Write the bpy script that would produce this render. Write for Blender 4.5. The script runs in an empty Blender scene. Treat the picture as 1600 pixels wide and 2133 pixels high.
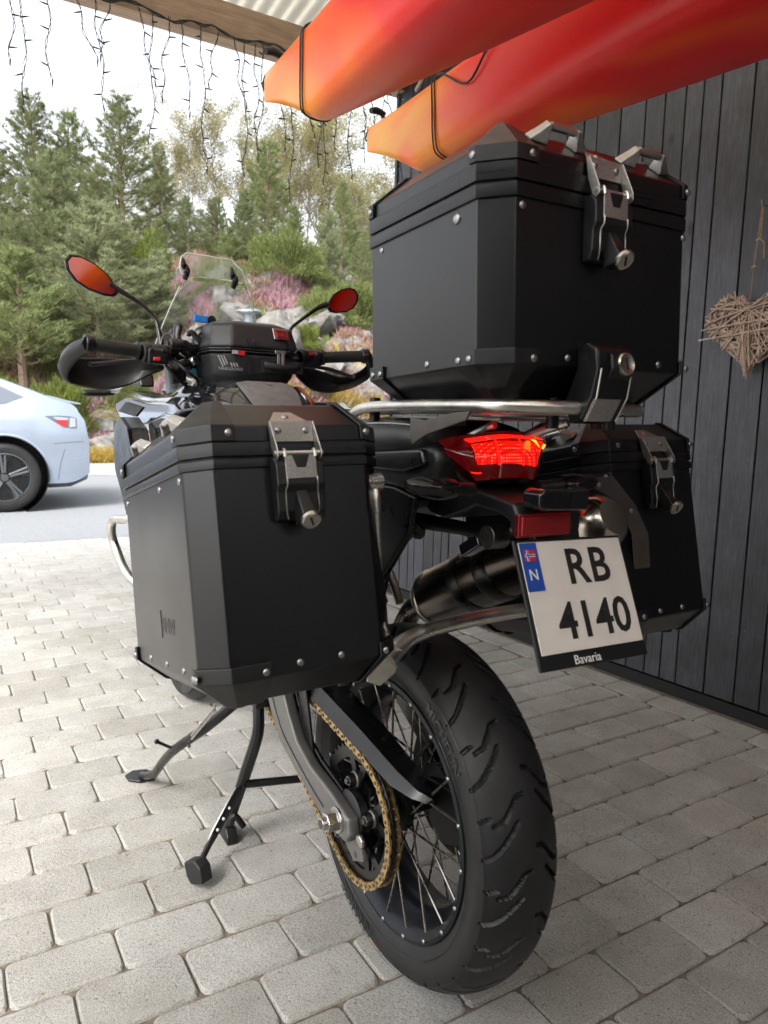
import bpy, bmesh, math, random
import numpy as np
from mathutils import Vector, Matrix, noise as mnoise

S = bpy.context.scene
COL = S.collection
R = math.radians
random.seed(7)
rng = np.random.default_rng(7)

# ------------------------------------------------------------------ camera
cd = bpy.data.cameras.new('camera')
cam = bpy.data.objects.new('camera', cd)
COL.objects.link(cam)
cr, cdn, cf = Vector((.8586, -.5119, .0269)), Vector((-.0417, -.1220, -.9916)), Vector((.5109, .8503, -.1261))
mw = Matrix.Identity(4)
for i in range(3):
    mw[i][0], mw[i][1], mw[i][2] = cr[i], -cdn[i], -cf[i]
mw.translation = (-.7239, -1.0575, 1.0425)
cam.matrix_world = mw
cd.sensor_fit = 'VERTICAL'; cd.sensor_height = 24.0
cd.lens = 24.0 * 1519 / 2133
cd.clip_start = .05; cd.clip_end = 500
cd.dof.use_dof = True; cd.dof.focus_distance = 1.7; cd.dof.aperture_fstop = 5.0
S.camera = cam

# ------------------------------------------------------------------ sky, sun, exposure
w = bpy.data.worlds.new("World"); S.world = w; w.use_nodes = True
nt = w.node_tree; bg = nt.nodes['Background']
sky = nt.nodes.new('ShaderNodeTexSky'); sky.sky_type = 'NISHITA'; sky.sun_disc = False
SUN_EL, SUN_AZ = R(45), R(-128)
sky.sun_elevation = SUN_EL; sky.sun_rotation = SUN_AZ
sky.air_density = 1.0; sky.dust_density = 4.0; sky.ozone_density = 1.0
hs = nt.nodes.new('ShaderNodeHueSaturation'); hs.inputs['Saturation'].default_value = .22
nt.links.new(sky.outputs[0], hs.inputs['Color']); nt.links.new(hs.outputs[0], bg.inputs[0])
bg.inputs[1].default_value = .15
sl = bpy.data.lights.new('sun', 'SUN'); sl.energy = 1.5; sl.angle = R(25); sl.color = (1, .97, .93)
so = bpy.data.objects.new('sun', sl); COL.objects.link(so)
sd = Vector((math.sin(SUN_AZ) * math.cos(SUN_EL), math.cos(SUN_AZ) * math.cos(SUN_EL), math.sin(SUN_EL)))
so.rotation_euler = sd.to_track_quat('Z', 'Y').to_euler(); so.location = (-3, 3, 9)
vs = S.view_settings
vs.view_transform = 'Standard'; vs.look = 'None'; vs.gamma = 1; vs.use_curve_mapping = False
vs.exposure = 1.82
S.render.engine = 'CYCLES'
S.cycles.max_bounces = 8

# ------------------------------------------------------------------ materials
def new_mat(name):
    m = bpy.data.materials.new(name); m.use_nodes = True
    return m, m.node_tree, m.node_tree.nodes['Principled BSDF']

def coords(nt, scale=(1, 1, 1), kind='Object'):
    tc = nt.nodes.new('ShaderNodeTexCoord'); mp = nt.nodes.new('ShaderNodeMapping')
    mp.inputs['Scale'].default_value = scale
    nt.links.new(tc.outputs[kind], mp.inputs['Vector'])
    return mp.outputs[0]

def ramp(nt, fac, stops):
    r = nt.nodes.new('ShaderNodeValToRGB'); e = r.color_ramp.elements
    while len(e) < len(stops): e.new(.5)
    for el, (p, c) in zip(e, stops):
        el.position = p; el.color = (*c, 1) if len(c) == 3 else c
    nt.links.new(fac, r.inputs[0]); return r.outputs[0]

def noise(nt, vec, scale, detail=4, rough=.55, dist=0):
    n = nt.nodes.new('ShaderNodeTexNoise')
    n.inputs['Scale'].default_value = scale; n.inputs['Detail'].default_value = detail
    n.inputs['Roughness'].default_value = rough; n.inputs['Distortion'].default_value = dist
    if vec is not None: nt.links.new(vec, n.inputs['Vector'])
    return n.outputs['Fac']

def bump(nt, bs, h, strength, dist=.01):
    b = nt.nodes.new('ShaderNodeBump'); b.inputs['Strength'].default_value = strength
    b.inputs['Distance'].default_value = dist
    nt.links.new(h, b.inputs['Height']); nt.links.new(b.outputs[0], bs.inputs['Normal']); return b

def mulc(nt, a, b, fac=1.0, mode='MULTIPLY'):
    m = nt.nodes.new('ShaderNodeMix'); m.data_type = 'RGBA'; m.blend_type = mode
    if isinstance(fac, bpy.types.NodeSocket): nt.links.new(fac, m.inputs[0])
    else: m.inputs[0].default_value = fac
    for s, v in ((m.inputs[6], a), (m.inputs[7], b)):
        if isinstance(v, tuple): s.default_value = (*v, 1)
        else: nt.links.new(v, s)
    return m.outputs[2]

def simple(name, col, rough=.5, metal=0., var=.15, nscale=30, bumpst=0, bumpscale=400, coat=0, stretch=(1, 1, 1), rvar=.08, spec=.5, dust=0., dsc=900, dth=.66):
    m, nt, bs = new_mat(name)
    v = coords(nt, stretch)
    n1 = noise(nt, v, nscale, 5, .6)
    lo = tuple(c * (1 - var) for c in col); hi = tuple(min(1, c * (1 + var)) for c in col)
    c = ramp(nt, n1, [(.3, lo), (.7, hi)])
    if dust:
        d = noise(nt, v, dsc, 2, .5)
        dd = ramp(nt, d, [(dth, (0, 0, 0)), (min(.99, dth + .06), (1, 1, 1))])
        c = mulc(nt, c, tuple(min(1, x * 1 + dust) for x in col), dd, 'MIX')
    nt.links.new(c, bs.inputs['Base Color'])
    rr = ramp(nt, noise(nt, v, nscale * .7, 3), [(.3, (max(.02, rough - rvar),) * 3), (.7, (min(1, rough + rvar),) * 3)])
    nt.links.new(rr, bs.inputs['Roughness'])
    bs.inputs['Metallic'].default_value = metal
    bs.inputs['Coat Weight'].default_value = coat
    bs.inputs['Specular IOR Level'].default_value = spec
    if bumpst: bump(nt, bs, noise(nt, v, bumpscale, 2), bumpst, .001)
    return m

M = {}
M['powder'] = simple('black powder coat', (.0028, .0028, .0033), .31, .0, .12, 9, .08, 1400, spec=.5, rvar=.025, dust=.03, dsc=420, dth=.74)
M['brushed_black'] = simple('brushed black band', (.006, .0063, .0075), .32, .25, .3, 60, .03, 500, stretch=(.15, .15, 3))
M['plastic'] = simple('black moulded plastic', (.0038, .0038, .0042), .42, 0, .2, 40, .25, 1200, dust=.012)
M['satin'] = simple('satin black plastic', (.0055, .0055, .006), .30, 0, .2, 20, .05, 900)
M['gloss'] = simple('gloss black paint', (.008, .0085, .01), .09, 0, .2, 10, 0, coat=.8, rvar=.03)
M['rubber'] = simple('tyre rubber', (.0070, .0070, .0074), .55, 0, .35, 14, .35, 900, dust=.10, rvar=.12, dsc=380, dth=.72)
M['rubbertext'] = simple('raised tyre lettering', (.017, .017, .018), .38, 0, .2, 40)
M['steel'] = simple('stainless steel', (.56, .54, .52), .30, 1, .12, 60, .05, 300, rvar=.1)
M['rivet'] = simple('rivet steel', (.36, .355, .35), .36, 1, .15, 120, rvar=.12)
M['hasp'] = simple('blasted steel hasp', (.42, .40, .38), .42, 1, .2, 300, .3, 2500)
M['tube'] = simple('brushed steel tube', (.62, .60, .56), .34, 1, .18, 30, .05, 200, rvar=.09)
M['darksteel'] = simple('dark steel', (.13, .125, .12), .35, .9, .3, 60)
M['shield'] = simple('bronze grey bracket', (.10, .085, .075), .40, .5, .2, 30)
M['leverblack'] = simple('worn black lever', (.045, .045, .048), .35, .4, .2, 30)
M['spoke'] = simple('spoke steel', (.30, .28, .25), .28, 1, .3, 60)
M['rim'] = simple('black anodised rim', (.014, .016, .020), .33, .55, .2, 20, rvar=.08)
M['swing'] = simple('grey cast swingarm paint', (.18, .173, .166), .38, .6, .12, 18, .15, 1600)
M['gold'] = simple('gold chain plate', (.60, .42, .19), .33, .9, .2, 80)
M['chainblack'] = simple('oily chain', (.018, .017, .015), .35, .6, .4, 80)
M['titan'] = simple('muffler shell', (.13, .11, .095), .24, 1, .3, 12, .05, 200, stretch=(1, .3, 1), rvar=.07)
M['cone'] = simple('titanium end cone', (.48, .43, .37), .22, 1, .2, 18, rvar=.06)
M['leather'] = simple('black vinyl', (.022, .021, .022), .46, 0, .2, 40, .5, 700)
M['padrubber'] = simple('grey ribbed rubber', (.11, .105, .105), .6, 0, .2, 40)
M['fabric'] = simple('black bag fabric', (.008, .008, .009), .6, 0, .3, 60, .6, 1800)
M['bagshell'] = simple('moulded bag shell', (.014, .014, .016), .5, 0, .15, 20, .2, 1500)
M['white'] = simple('white print', (.72, .72, .72), .5, 0, .05, 40)
M['greyprint'] = simple('grey print', (.35, .35, .36), .5, 0, .05, 40)
M['plate'] = simple('plate white', (.66, .62, .58), .38, 0, .06, 20)
M['plateblue'] = simple('plate blue', (.01, .06, .33), .4, 0, .05, 20)
M['redlabel'] = simple('red label', (.45, .015, .02), .4, 0, .1, 20)
M['redmetal'] = simple('dark red badge', (.16, .012, .016), .25, .3, .1, 20)
M['chromebadge'] = simple('chrome badge', (.6, .58, .56), .2, 1, .05, 20)
M['orange_plastic'] = simple('orange side panel', (.22, .055, .018), .35, 0, .1, 20)
M['blueplastic'] = simple('blue plastic clamp', (.01, .17, .5), .45, 0, .1, 20)
M['yellow'] = simple('yellow display mark', (.8, .45, .02), .4, 0, .05, 20)
M['brass'] = simple('lock face', (.50, .47, .42), .34, 1, .1, 100)
M['slot'] = simple('dark slot', (.006, .006, .006), .6)

def glass_mat(name, col=(1, 1, 1), rough=.02, trans=.9, alpha=1):
    m, nt, bs = new_mat(name)
    bs.inputs['Base Color'].default_value = (*col, 1); bs.inputs['Roughness'].default_value = rough
    bs.inputs['Transmission Weight'].default_value = trans; bs.inputs['IOR'].default_value = 1.45
    return m
M['clear'] = glass_mat('clear screen', (.97, .985, .985))
M['smoke'] = glass_mat('smoked lens', (.012, .011, .011), .06, .35)
M['edge'] = glass_mat('painted screen edge highlight', (.95, .96, .96), .25, .35)  # whitish, mostly opaque: paints in the bright highlight along the pane edges
def mirror_mat():
    m, nt, bs = new_mat('mirror glass')
    bs.inputs['Base Color'].default_value = (.62, .60, .62, 1); bs.inputs['Metallic'].default_value = 1
    bs.inputs['Roughness'].default_value = .02
    return m
M['mirror'] = mirror_mat()
def tail_mat():
    m, nt, bs = new_mat('lit red lens')
    v = coords(nt, (1, 1, 1))
    vo = nt.nodes.new('ShaderNodeTexVoronoi'); vo.inputs['Scale'].default_value = 210; vo.inputs['Randomness'].default_value = 0
    nt.links.new(v, vo.inputs['Vector'])
    dots = ramp(nt, vo.outputs['Distance'], [(.0, (1, .55, .42)), (.16, (1, .12, .06)), (.30, (.85, .012, .006)), (.6, (.50, .002, .0))])
    nt.links.new(dots, bs.inputs['Emission Color'])
    bs.inputs['Emission Strength'].default_value = .42
    bs.inputs['Base Color'].default_value = (.25, .003, .003, 1); bs.inputs['Roughness'].default_value = .08
    bs.inputs['Coat Weight'].default_value = .6
    return m
M['taillit'] = tail_mat()
def plain(name, col, rough=.3, em=None, ems=0, metal=0, coat=0):
    m, nt, bs = new_mat(name)
    bs.inputs['Base Color'].default_value = (*col, 1); bs.inputs['Roughness'].default_value = rough
    bs.inputs['Metallic'].default_value = metal; bs.inputs['Coat Weight'].default_value = coat
    if em: bs.inputs['Emission Color'].default_value = (*em, 1); bs.inputs['Emission Strength'].default_value = ems
    return m
M['tailglow'] = plain('glowing red band', (.3, .004, .003), .1, (1, .012, .006), .45, coat=.5)
M['tailhot'] = plain('glowing amber streak', (.5, .1, .0), .1, (1, .30, .02), .9)
M['taildark'] = plain('dark red lens', (.05, .001, .002), .07, (1, .01, .01), .012, coat=.8)
def reflector_mat():
    m, nt, bs = new_mat('red reflector')
    v = coords(nt, (1, 1, 1)); vo = nt.nodes.new('ShaderNodeTexVoronoi'); vo.inputs['Scale'].default_value = 420
    vo.inputs['Randomness'].default_value = .1
    nt.links.new(v, vo.inputs['Vector'])
    nt.links.new(ramp(nt, vo.outputs['Distance'], [(0, (.75, .03, .03)), (.5, (.22, .004, .006))]), bs.inputs['Base Color'])
    bs.inputs['Roughness'].default_value = .15; bs.inputs['Coat Weight'].default_value = 1
    bump(nt, bs, vo.outputs['Distance'], .6, .001)
    return m
M['reflector'] = reflector_mat()
M['display'] = plain('instrument display', (.004, .005, .007), .1, (.2, .6, .8), .02, coat=1)

# paving stone
def paver_mat(name, base):
    m, nt, bs = new_mat(name)
    oi = nt.nodes.new('ShaderNodeObjectInfo')
    geo = nt.nodes.new('ShaderNodeNewGeometry')
    v = geo.outputs['Position']
    fine = noise(nt, v, 330, 4, .75); mid = noise(nt, v, 9, 4, .6); big = noise(nt, v, 2.3, 3, .5)
    sp = noise(nt, v, 150, 3, .65, .4)
    c = ramp(nt, fine, [(.30, tuple(x * .52 for x in base)), (.5, base), (.70, tuple(min(1, x * 1.42) for x in base))])
    c = mulc(nt, c, ramp(nt, mid, [(.3, (.86, .85, .83)), (.72, (1.08, 1.08, 1.07))]))
    c = mulc(nt, c, ramp(nt, big, [(.35, (.92, .91, .90)), (.65, (1.04, 1.04, 1.05))]))
    c = mulc(nt, c, ramp(nt, oi.outputs['Random'], [(0, (.88, .87, .85)), (.5, (.98, .98, .98)), (1, (1.07, 1.06, 1.05))]))
    # dark specks and rusty stains
    c = mulc(nt, c, ramp(nt, sp, [(.30, (.42, .40, .38)), (.40, (1, 1, 1))]))
    st = noise(nt, v, 5.5, 2, .4)
    c = mulc(nt, c, (.40, .25, .12), ramp(nt, st, [(.70, (0, 0, 0)), (.80, (.35, .35, .35))]), 'MIX')
    nt.links.new(c, bs.inputs['Base Color'])
    bs.inputs['Roughness'].default_value = .88; bs.inputs['Specular IOR Level'].default_value = .25
    ad = nt.nodes.new('ShaderNodeMath'); ad.operation = 'ADD'
    nt.links.new(fine, ad.inputs[0]); nt.links.new(sp, ad.inputs[1])
    bump(nt, bs, ad.outputs[0], .75, .0035)
    return m
M['paver'] = paver_mat('concrete paver', (.36, .355, .336))
M['jointsand'] = simple('joint sand', (.15, .125, .098), .95, 0, .4, 60, .8, 300, spec=.1)

def plank_mat():
    m, nt, bs = new_mat('black stained plank')
    oi = nt.nodes.new('ShaderNodeObjectInfo'); tc = nt.nodes.new('ShaderNodeTexCoord')
    add = nt.nodes.new('ShaderNodeVectorMath'); add.operation = 'ADD'
    sc = nt.nodes.new('ShaderNodeVectorMath'); sc.operation = 'SCALE'; sc.inputs['Scale'].default_value = 37
    cx = nt.nodes.new('ShaderNodeCombineXYZ')
    for i in range(3): nt.links.new(oi.outputs['Random'], cx.inputs[i])
    nt.links.new(cx.outputs[0], sc.inputs[0]); nt.links.new(sc.outputs[0], add.inputs[0]); nt.links.new(tc.outputs['Object'], add.inputs[1])
    mp = nt.nodes.new('ShaderNodeMapping'); mp.inputs['Scale'].default_value = (1, 1, .06)
    nt.links.new(add.outputs[0], mp.inputs['Vector'])
    g = noise(nt, mp.outputs[0], 190, 4, .65, .6)
    knots = nt.nodes.new('ShaderNodeTexVoronoi'); knots.inputs['Scale'].default_value = 5.5
    mk = nt.nodes.new('ShaderNodeMapping'); mk.inputs['Scale'].default_value = (1, 1.0, .55); nt.links.new(add.outputs[0], mk.inputs['Vector'])
    nt.links.new(mk.outputs[0], knots.inputs['Vector'])
    kn = ramp(nt, knots.outputs['Distance'], [(.05, (.25, .25, .25)), (.1, (1, 1, 1))])
    blot = noise(nt, add.outputs[0], 7, 4, .6)
    spk = noise(nt, add.outputs[0], 170, 2, .6)
    c = ramp(nt, g, [(.3, (.020, .021, .0245)), (.52, (.038, .040, .047)), (.75, (.065, .069, .080))])
    c = mulc(nt, c, ramp(nt, blot, [(.3, (.66, .62, .60)), (.7, (1.3, 1.32, 1.38))]))
    c = mulc(nt, c, ramp(nt, oi.outputs['Random'], [(0, (.62, .62, .62)), (.5, (1, 1, 1)), (1, (1.38, 1.38, 1.42))]))
    c = mulc(nt, c, kn)
    c = mulc(nt, c, (.30, .29, .27), ramp(nt, spk, [(.72, (0, 0, 0)), (.78, (.8, .8, .8))]), 'MIX')
    nt.links.new(c, bs.inputs['Base Color'])
    bs.inputs['Roughness'].default_value = .44; bs.inputs['Specular IOR Level'].default_value = .6
    ad = nt.nodes.new('ShaderNodeMath'); ad.operation = 'MULTIPLY'
    nt.links.new(g, ad.inputs[0]); nt.links.new(kn, ad.inputs[1])
    bump(nt, bs, ad.outputs[0], .55, .004)
    return m
M['plank'] = plank_mat()
def wood_mat(name, base, stretch):
    m, nt, bs = new_mat(name)
    v = coords(nt, stretch); g = noise(nt, v, 60, 4, .65, .8); b = noise(nt, coords(nt), 5, 4)
    c = ramp(nt, g, [(.3, tuple(x * .72 for x in base)), (.7, tuple(x * 1.2 for x in base))])
    c = mulc(nt, c, ramp(nt, b, [(.3, (.85, .82, .80)), (.7, (1.1, 1.1, 1.1))]))
    nt.links.new(c, bs.inputs['Base Color']); bs.inputs['Roughness'].default_value = .75
    bump(nt, bs, g, .4, .003)
    return m
M['beam'] = wood_mat('weathered timber x', (.50, .37, .26), (.08, 1, 1))
M['beamy'] = wood_mat('weathered timber y', (.44, .33, .23), (1, .08, 1))
M['roofsheet'] = simple('translucent corrugated sheet', (.62, .58, .47), .5, 0, .3, 3, 0)
def roof_tr():
    m = M['roofsheet']; nt = m.node_tree; bs = nt.nodes['Principled BSDF']
    bs.inputs['Transmission Weight'].default_value = 0
    return m
roof_tr()
M['asphalt'] = simple('asphalt drive', (.20, .208, .218), .9, 0, .14, 40, .8, 160, spec=.2)
M['gravel'] = simple('gravel verge', (.27, .265, .25), .95, 0, .4, 26, 1.0, 60, spec=.1)

# ------------------------------------------------------------------ mesh helpers
class MB:
    def __init__(s): s.v = []; s.f = []
    def add(s, vs, fs):
        o = len(s.v); s.v += [tuple(v) for v in vs]; s.f += [tuple(i + o for i in f) for f in fs]; return s
    def box(s, c, d, T=None):
        x, y, z = d[0] / 2, d[1] / 2, d[2] / 2
        vs = [Vector((a * x, b * y, e * z)) for a in (-1, 1) for b in (-1, 1) for e in (-1, 1)]
        if T is not None: vs = [T @ v for v in vs]
        vs = [v + Vector(c) for v in vs]
        return s.add(vs, [(0, 1, 3, 2), (4, 6, 7, 5), (0, 4, 5, 1), (2, 3, 7, 6), (0, 2, 6, 4), (1, 5, 7, 3)])
    def prism(s, poly, ax, a, b, T=None):
        """poly: 2D points in the two remaining axes (xyz order), extruded along ax from a to b"""
        def mk(p, h):
            if ax == 'x': return Vector((h, p[0], p[1]))
            if ax == 'y': return Vector((p[0], h, p[1]))
            return Vector((p[0], p[1], h))
        n = len(poly); vs = [mk(p, a) for p in poly] + [mk(p, b) for p in poly]
        if T is not None: vs = [T @ v for v in vs]
        fs = [tuple(range(n))[::-1], tuple(range(n, 2 * n))] + [(i, (i + 1) % n, n + (i + 1) % n, n + i) for i in range(n)]
        return s.add(vs, fs)
    def loft(s, rings, cap=True, closed=True):
        n = len(rings[0]); vs = [p for r in rings for p in r]; fs = []
        for k in range(len(rings) - 1):
            for i in range(n if closed else n - 1):
                j = (i + 1) % n; fs.append((k * n + i, k * n + j, (k + 1) * n + j, (k + 1) * n + i))
        if cap and closed: fs += [tuple(range(n))[::-1], tuple((len(rings) - 1) * n + i for i in range(n))]
        return s.add(vs, fs)
    def tube(s, pts, r, n=10, smooth=0, cap=True, flat=1.0):
        pts = [Vector(p) for p in pts]
        rr = list(r) if hasattr(r, '__len__') else [r] * len(pts)
        if smooth and len(pts) > 2:
            P2, R2 = [], []
            for i in range(len(pts) - 1):
                p0, p1, p2, p3 = pts[max(i - 1, 0)], pts[i], pts[i + 1], pts[min(i + 2, len(pts) - 1)]
                for k in range(smooth):
                    t = k / smooth
                    P2.append(.5 * ((2 * p1) + (p2 - p0) * t + (2 * p0 - 5 * p1 + 4 * p2 - p3) * t * t + (3 * p1 - p0 - 3 * p2 + p3) * t ** 3))
                    R2.append(rr[i] * (1 - t) + rr[i + 1] * t)
            P2.append(pts[-1]); R2.append(rr[-1]); pts, rr = P2, R2
        rings = []; up = None
        for i, p in enumerate(pts):
            d = (pts[min(i + 1, len(pts) - 1)] - pts[max(i - 1, 0)]).normalized()
            if up is None:
                up = d.orthogonal().normalized()
                if flat != 1.0:
                    z = Vector((0, 0, 1)); q = z - d * z.dot(d)
                    if q.length > .1: up = q.normalized()
            up = (up - d * up.dot(d)).normalized(); sd_ = d.cross(up)
            rings.append([p + (up * math.cos(2 * math.pi * k / n) + sd_ * math.sin(2 * math.pi * k / n) * flat) * rr[i] for k in range(n)])
        return s.loft(rings, cap)
    def cyl(s, a, b, r, r2=None, n=20):
        return s.tube([a, b], [r, r if r2 is None else r2], n)
    def lathe(s, prof, axis_o, axis_d, n=32, closed=False):
        """prof: list of (radius, height along axis)"""
        d = Vector(axis_d).normalized(); u = d.orthogonal().normalized(); w_ = d.cross(u); o = Vector(axis_o)
        rings = [[o + d * h + (u * math.cos(2 * math.pi * k / n) + w_ * math.sin(2 * math.pi * k / n)) * max(r, 1e-5) for k in range(n)] for r, h in prof]
        if closed: rings.append(rings[0])
        return s.loft(rings, cap=False)
    def dome(s, o, d, r, h, n=12):
        return s.lathe([(r * 1.0, -.0005), (r, h * .25), (r * .86, h * .6), (r * .5, h * .92), (0, h)], o, d, n)
    def mesh(s, name):
        m = bpy.data.meshes.new(name); m.from_pydata(s.v, [], s.f)
        bm = bmesh.new(); bm.from_mesh(m); bmesh.ops.recalc_face_normals(bm, faces=bm.faces); bm.to_mesh(m); bm.free()
        return m
    def obj(s, name, mat, parent=None, bevel=0, seg=2, sharp=35, label=None, T=None):
        m = s.mesh(name)
        o = bpy.data.objects.new(name, m); COL.objects.link(o)
        m.materials.append(M[mat] if isinstance(mat, str) else mat)
        if T is not None: m.transform(T)
        smooth_mesh(m, sharp)
        if bevel:
            b = o.modifiers.new('bevel', 'BEVEL'); b.width = bevel; b.segments = seg; b.limit_method = 'ANGLE'
            b.angle_limit = R(25); b.use_clamp_overlap = True; b.harden_normals = False
            wn = o.modifiers.new('wn', 'WEIGHTED_NORMAL'); wn.keep_sharp = True
            for e in m.edges: e.use_edge_sharp = False
        if parent is not None: o.parent = parent
        if label: o['label'] = label
        return o

def smooth_mesh(m, sharp):
    m.polygons.foreach_set('use_smooth', [True] * len(m.polygons))
    bm = bmesh.new(); bm.from_mesh(m); a = R(sharp)
    for e in bm.edges:
        e.smooth = not (len(e.link_faces) != 2 or e.calc_face_angle(0) > a)
    bm.to_mesh(m); bm.free()

def thing(name, label, cat, loc=(0, 0, 0), group=None, rot=None):
    o = bpy.data.objects.new(name, None); COL.objects.link(o); o.empty_display_size = .1
    o.location = loc
    if rot is not None: o.rotation_euler = rot
    o['label'] = label; o['category'] = cat
    if group: o['group'] = group
    return o
def tag(o, label=None, cat=None, group=None, kind=None):
    if label: o['label'] = label
    if cat: o['category'] = cat
    if group: o['group'] = group
    if kind: o['kind'] = kind
    return o
def clone(o, parent=None, T=None, loc=None):
    c = o.copy(); COL.objects.link(c); c.parent = parent
    if T is not None: c.matrix_local = T
    if loc is not None: c.location = loc
    return c
def arr_mesh(name, V, F, mat, smooth=False):
    """fast mesh from numpy triangle or quad arrays"""
    m = bpy.data.meshes.new(name); V = np.asarray(V, np.float32); F = np.asarray(F, np.int32); k = F.shape[1]
    m.vertices.add(len(V)); m.vertices.foreach_set('co', V.ravel())
    m.loops.add(F.size); m.loops.foreach_set('vertex_index', F.ravel())
    m.polygons.add(len(F)); m.polygons.foreach_set('loop_start', np.arange(0, F.size, k, dtype=np.int32))
    m.polygons.foreach_set('loop_total', np.full(len(F), k, np.int32))
    m.polygons.foreach_set('use_smooth', np.full(len(F), smooth))
    m.update(calc_edges=True); m.validate()
    if mat: m.materials.append(M[mat] if isinstance(mat, str) else mat)
    return m
def text_mesh(body, size, extrude=.0005, align='CENTER', bold=0.0, spacing=1.0):
    c = bpy.data.curves.new('t', 'FONT'); c.body = body; c.size = size; c.extrude = extrude
    c.align_x = align; c.align_y = 'CENTER'; c.offset = bold; c.space_character = spacing; c.resolution_u = 3
    o = bpy.data.objects.new('t', c); COL.objects.link(o)
    dg = bpy.context.evaluated_depsgraph_get(); dg.update()
    m = bpy.data.meshes.new_from_object(o.evaluated_get(dg)); bpy.data.objects.remove(o); bpy.data.curves.remove(c)
    m.materials.clear()
    return m
def text_obj(name, body, size, mat, T, parent=None, label=None, **kw):
    m = text_mesh(body, size, **kw); m.transform(T); m.materials.append(M[mat])
    o = bpy.data.objects.new(name, m); COL.objects.link(o); o.parent = parent
    if label: o['label'] = label
    return o
def frame(o, x, y, z=None):
    x = Vector(x).normalized(); y = Vector(y).normalized(); z = x.cross(y).normalized() if z is None else Vector(z)
    m = Matrix.Identity(4)
    for i in range(3): m[i][0], m[i][1], m[i][2], m[i][3] = x[i], y[i], z[i], o[i]
    return m

# ================================================================== SETTING: ground
def sheet(name, x0, x1, y0, y1, z, mat, nx=1, ny=1):
    V = [(x0 + (x1 - x0) * i / nx, y0 + (y1 - y0) * j / ny, z) for j in range(ny + 1) for i in range(nx + 1)]
    F = [(j * (nx + 1) + i, j * (nx + 1) + i + 1, (j + 1) * (nx + 1) + i + 1, (j + 1) * (nx + 1) + i) for j in range(ny) for i in range(nx)]
    o = bpy.data.objects.new(name, arr_mesh(name, V, F, mat)); COL.objects.link(o); o['kind'] = 'structure'; return o
sheet('ground', -160, 160, -120, 200, -.075, 'gravel')
sheet('asphalt_driveway', -30, 30, 5.31, 12.6, -.006, 'asphalt')
def gravel_edge():
    V, F = [], []; n = 120
    for i in range(n + 1):
        x = -30 + 60 * i / n; e = 11.3 + .5 * math.sin(x * .8) + .3 * math.sin(x * 2.3)
        V += [(x, e, -.002), (x, 22, -.002)]
        if i: F.append((2 * i - 2, 2 * i, 2 * i + 1, 2 * i - 1))
    o = bpy.data.objects.new('gravel_verge', arr_mesh('gravel_verge', V, F, 'gravel')); COL.objects.link(o); o['kind'] = 'structure'
gravel_edge()

def wall_x(y): return 1.715 - .0687 * y
pav = sheet('pavement', -7.5, 7.0, -6.0, 5.305, -.0072, 'jointsand')
def paver_mesh(lx, ly, seed, low=False):
    r_ = random.Random(seed); rc = .015; out = []
    lx -= .0012; ly -= .0026
    for cx_, cy_, a0 in ((lx / 2 - rc, ly / 2 - rc, 0), (-lx / 2 + rc, ly / 2 - rc, 90), (-lx / 2 + rc, -ly / 2 + rc, 180), (lx / 2 - rc, -ly / 2 + rc, 270)):
        for k in range(3):
            a = R(a0 + 45 * k); out.append((cx_ + rc * math.cos(a), cy_ + rc * math.sin(a)))
    mids = []
    for i in range(12):
        mids.append(out[i])
        if i % 3 == 2:
            q = out[(i + 1) % 12]; mids.append(((out[i][0] + q[0]) / 2, (out[i][1] + q[1]) / 2))
    out = [(x + r_.uniform(-.0011, .0011), y + r_.uniform(-.0011, .0011)) for x, y in mids]
    def ring(ins, z, k=.55): return [Vector((x * (1 - 2 * ins * k / lx), y * (1 - 2 * ins / ly), z + r_.uniform(-.0004, .0004))) for x, y in out]
    mb = MB(); mb.loft([ring(0, -.05), ring(0, -.0085), ring(.0028, -.0032), ring(.0078, 0)], cap=True)
    m = mb.mesh('paver'); m.materials.append(M['paver']); smooth_mesh(m, 11)
    return m
UL, UW = .198, .132
YAW = R(.55); PU = Vector((math.cos(YAW), math.sin(YAW), 0)); PV = Vector((-math.sin(YAW), math.cos(YAW), 0))
slots = []
campos = Vector(mw.translation); fwd = cf
for k in range(-42, 34):
    t = -.1349 - .132 * (k + .5)
    s0 = (.1445 if k % 2 == 0 else .0455) + .0055 * k
    for j in range(-36, 32):
        a = s0 + j * UL; b = a + UL
        lim = wall_x(t) - .142 if t < 2.72 else 6.8
        ctr = PU * ((a + b) / 2) + PV * t
        if ctr.y > 5.24 or ctr.y < -5.8 or ctr.x < -7.3: continue
        if a > lim - .02: continue
        lx = UL
        if b > lim: b = lim; lx = b - a; ctr = PU * ((a + b) / 2) + PV * t
        slots.append((ctr, lx, UW, YAW))
wy = math.atan2(1, -.0687)
for i in range(-30, 27):
    y = i * UL + .03
    if y > 2.66: continue
    slots.append((Vector((wall_x(y) - .074, y, -.002)), UL, UW * .98, wy))
def seen(c):
    d = c - campos; f = d.dot(cf)
    if f < .2: return 0
    u_ = d.dot(cr) / f; v_ = d.dot(cdn) / f
    if abs(u_) > .58 or abs(v_) > .76: return 0
    return abs(d.z) / f ** 3
slots.sort(key=lambda s: -seen(s[0]))
variants = [paver_mesh(UL, UW, i) for i in range(7)]
SV, SF = [], []
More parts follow.
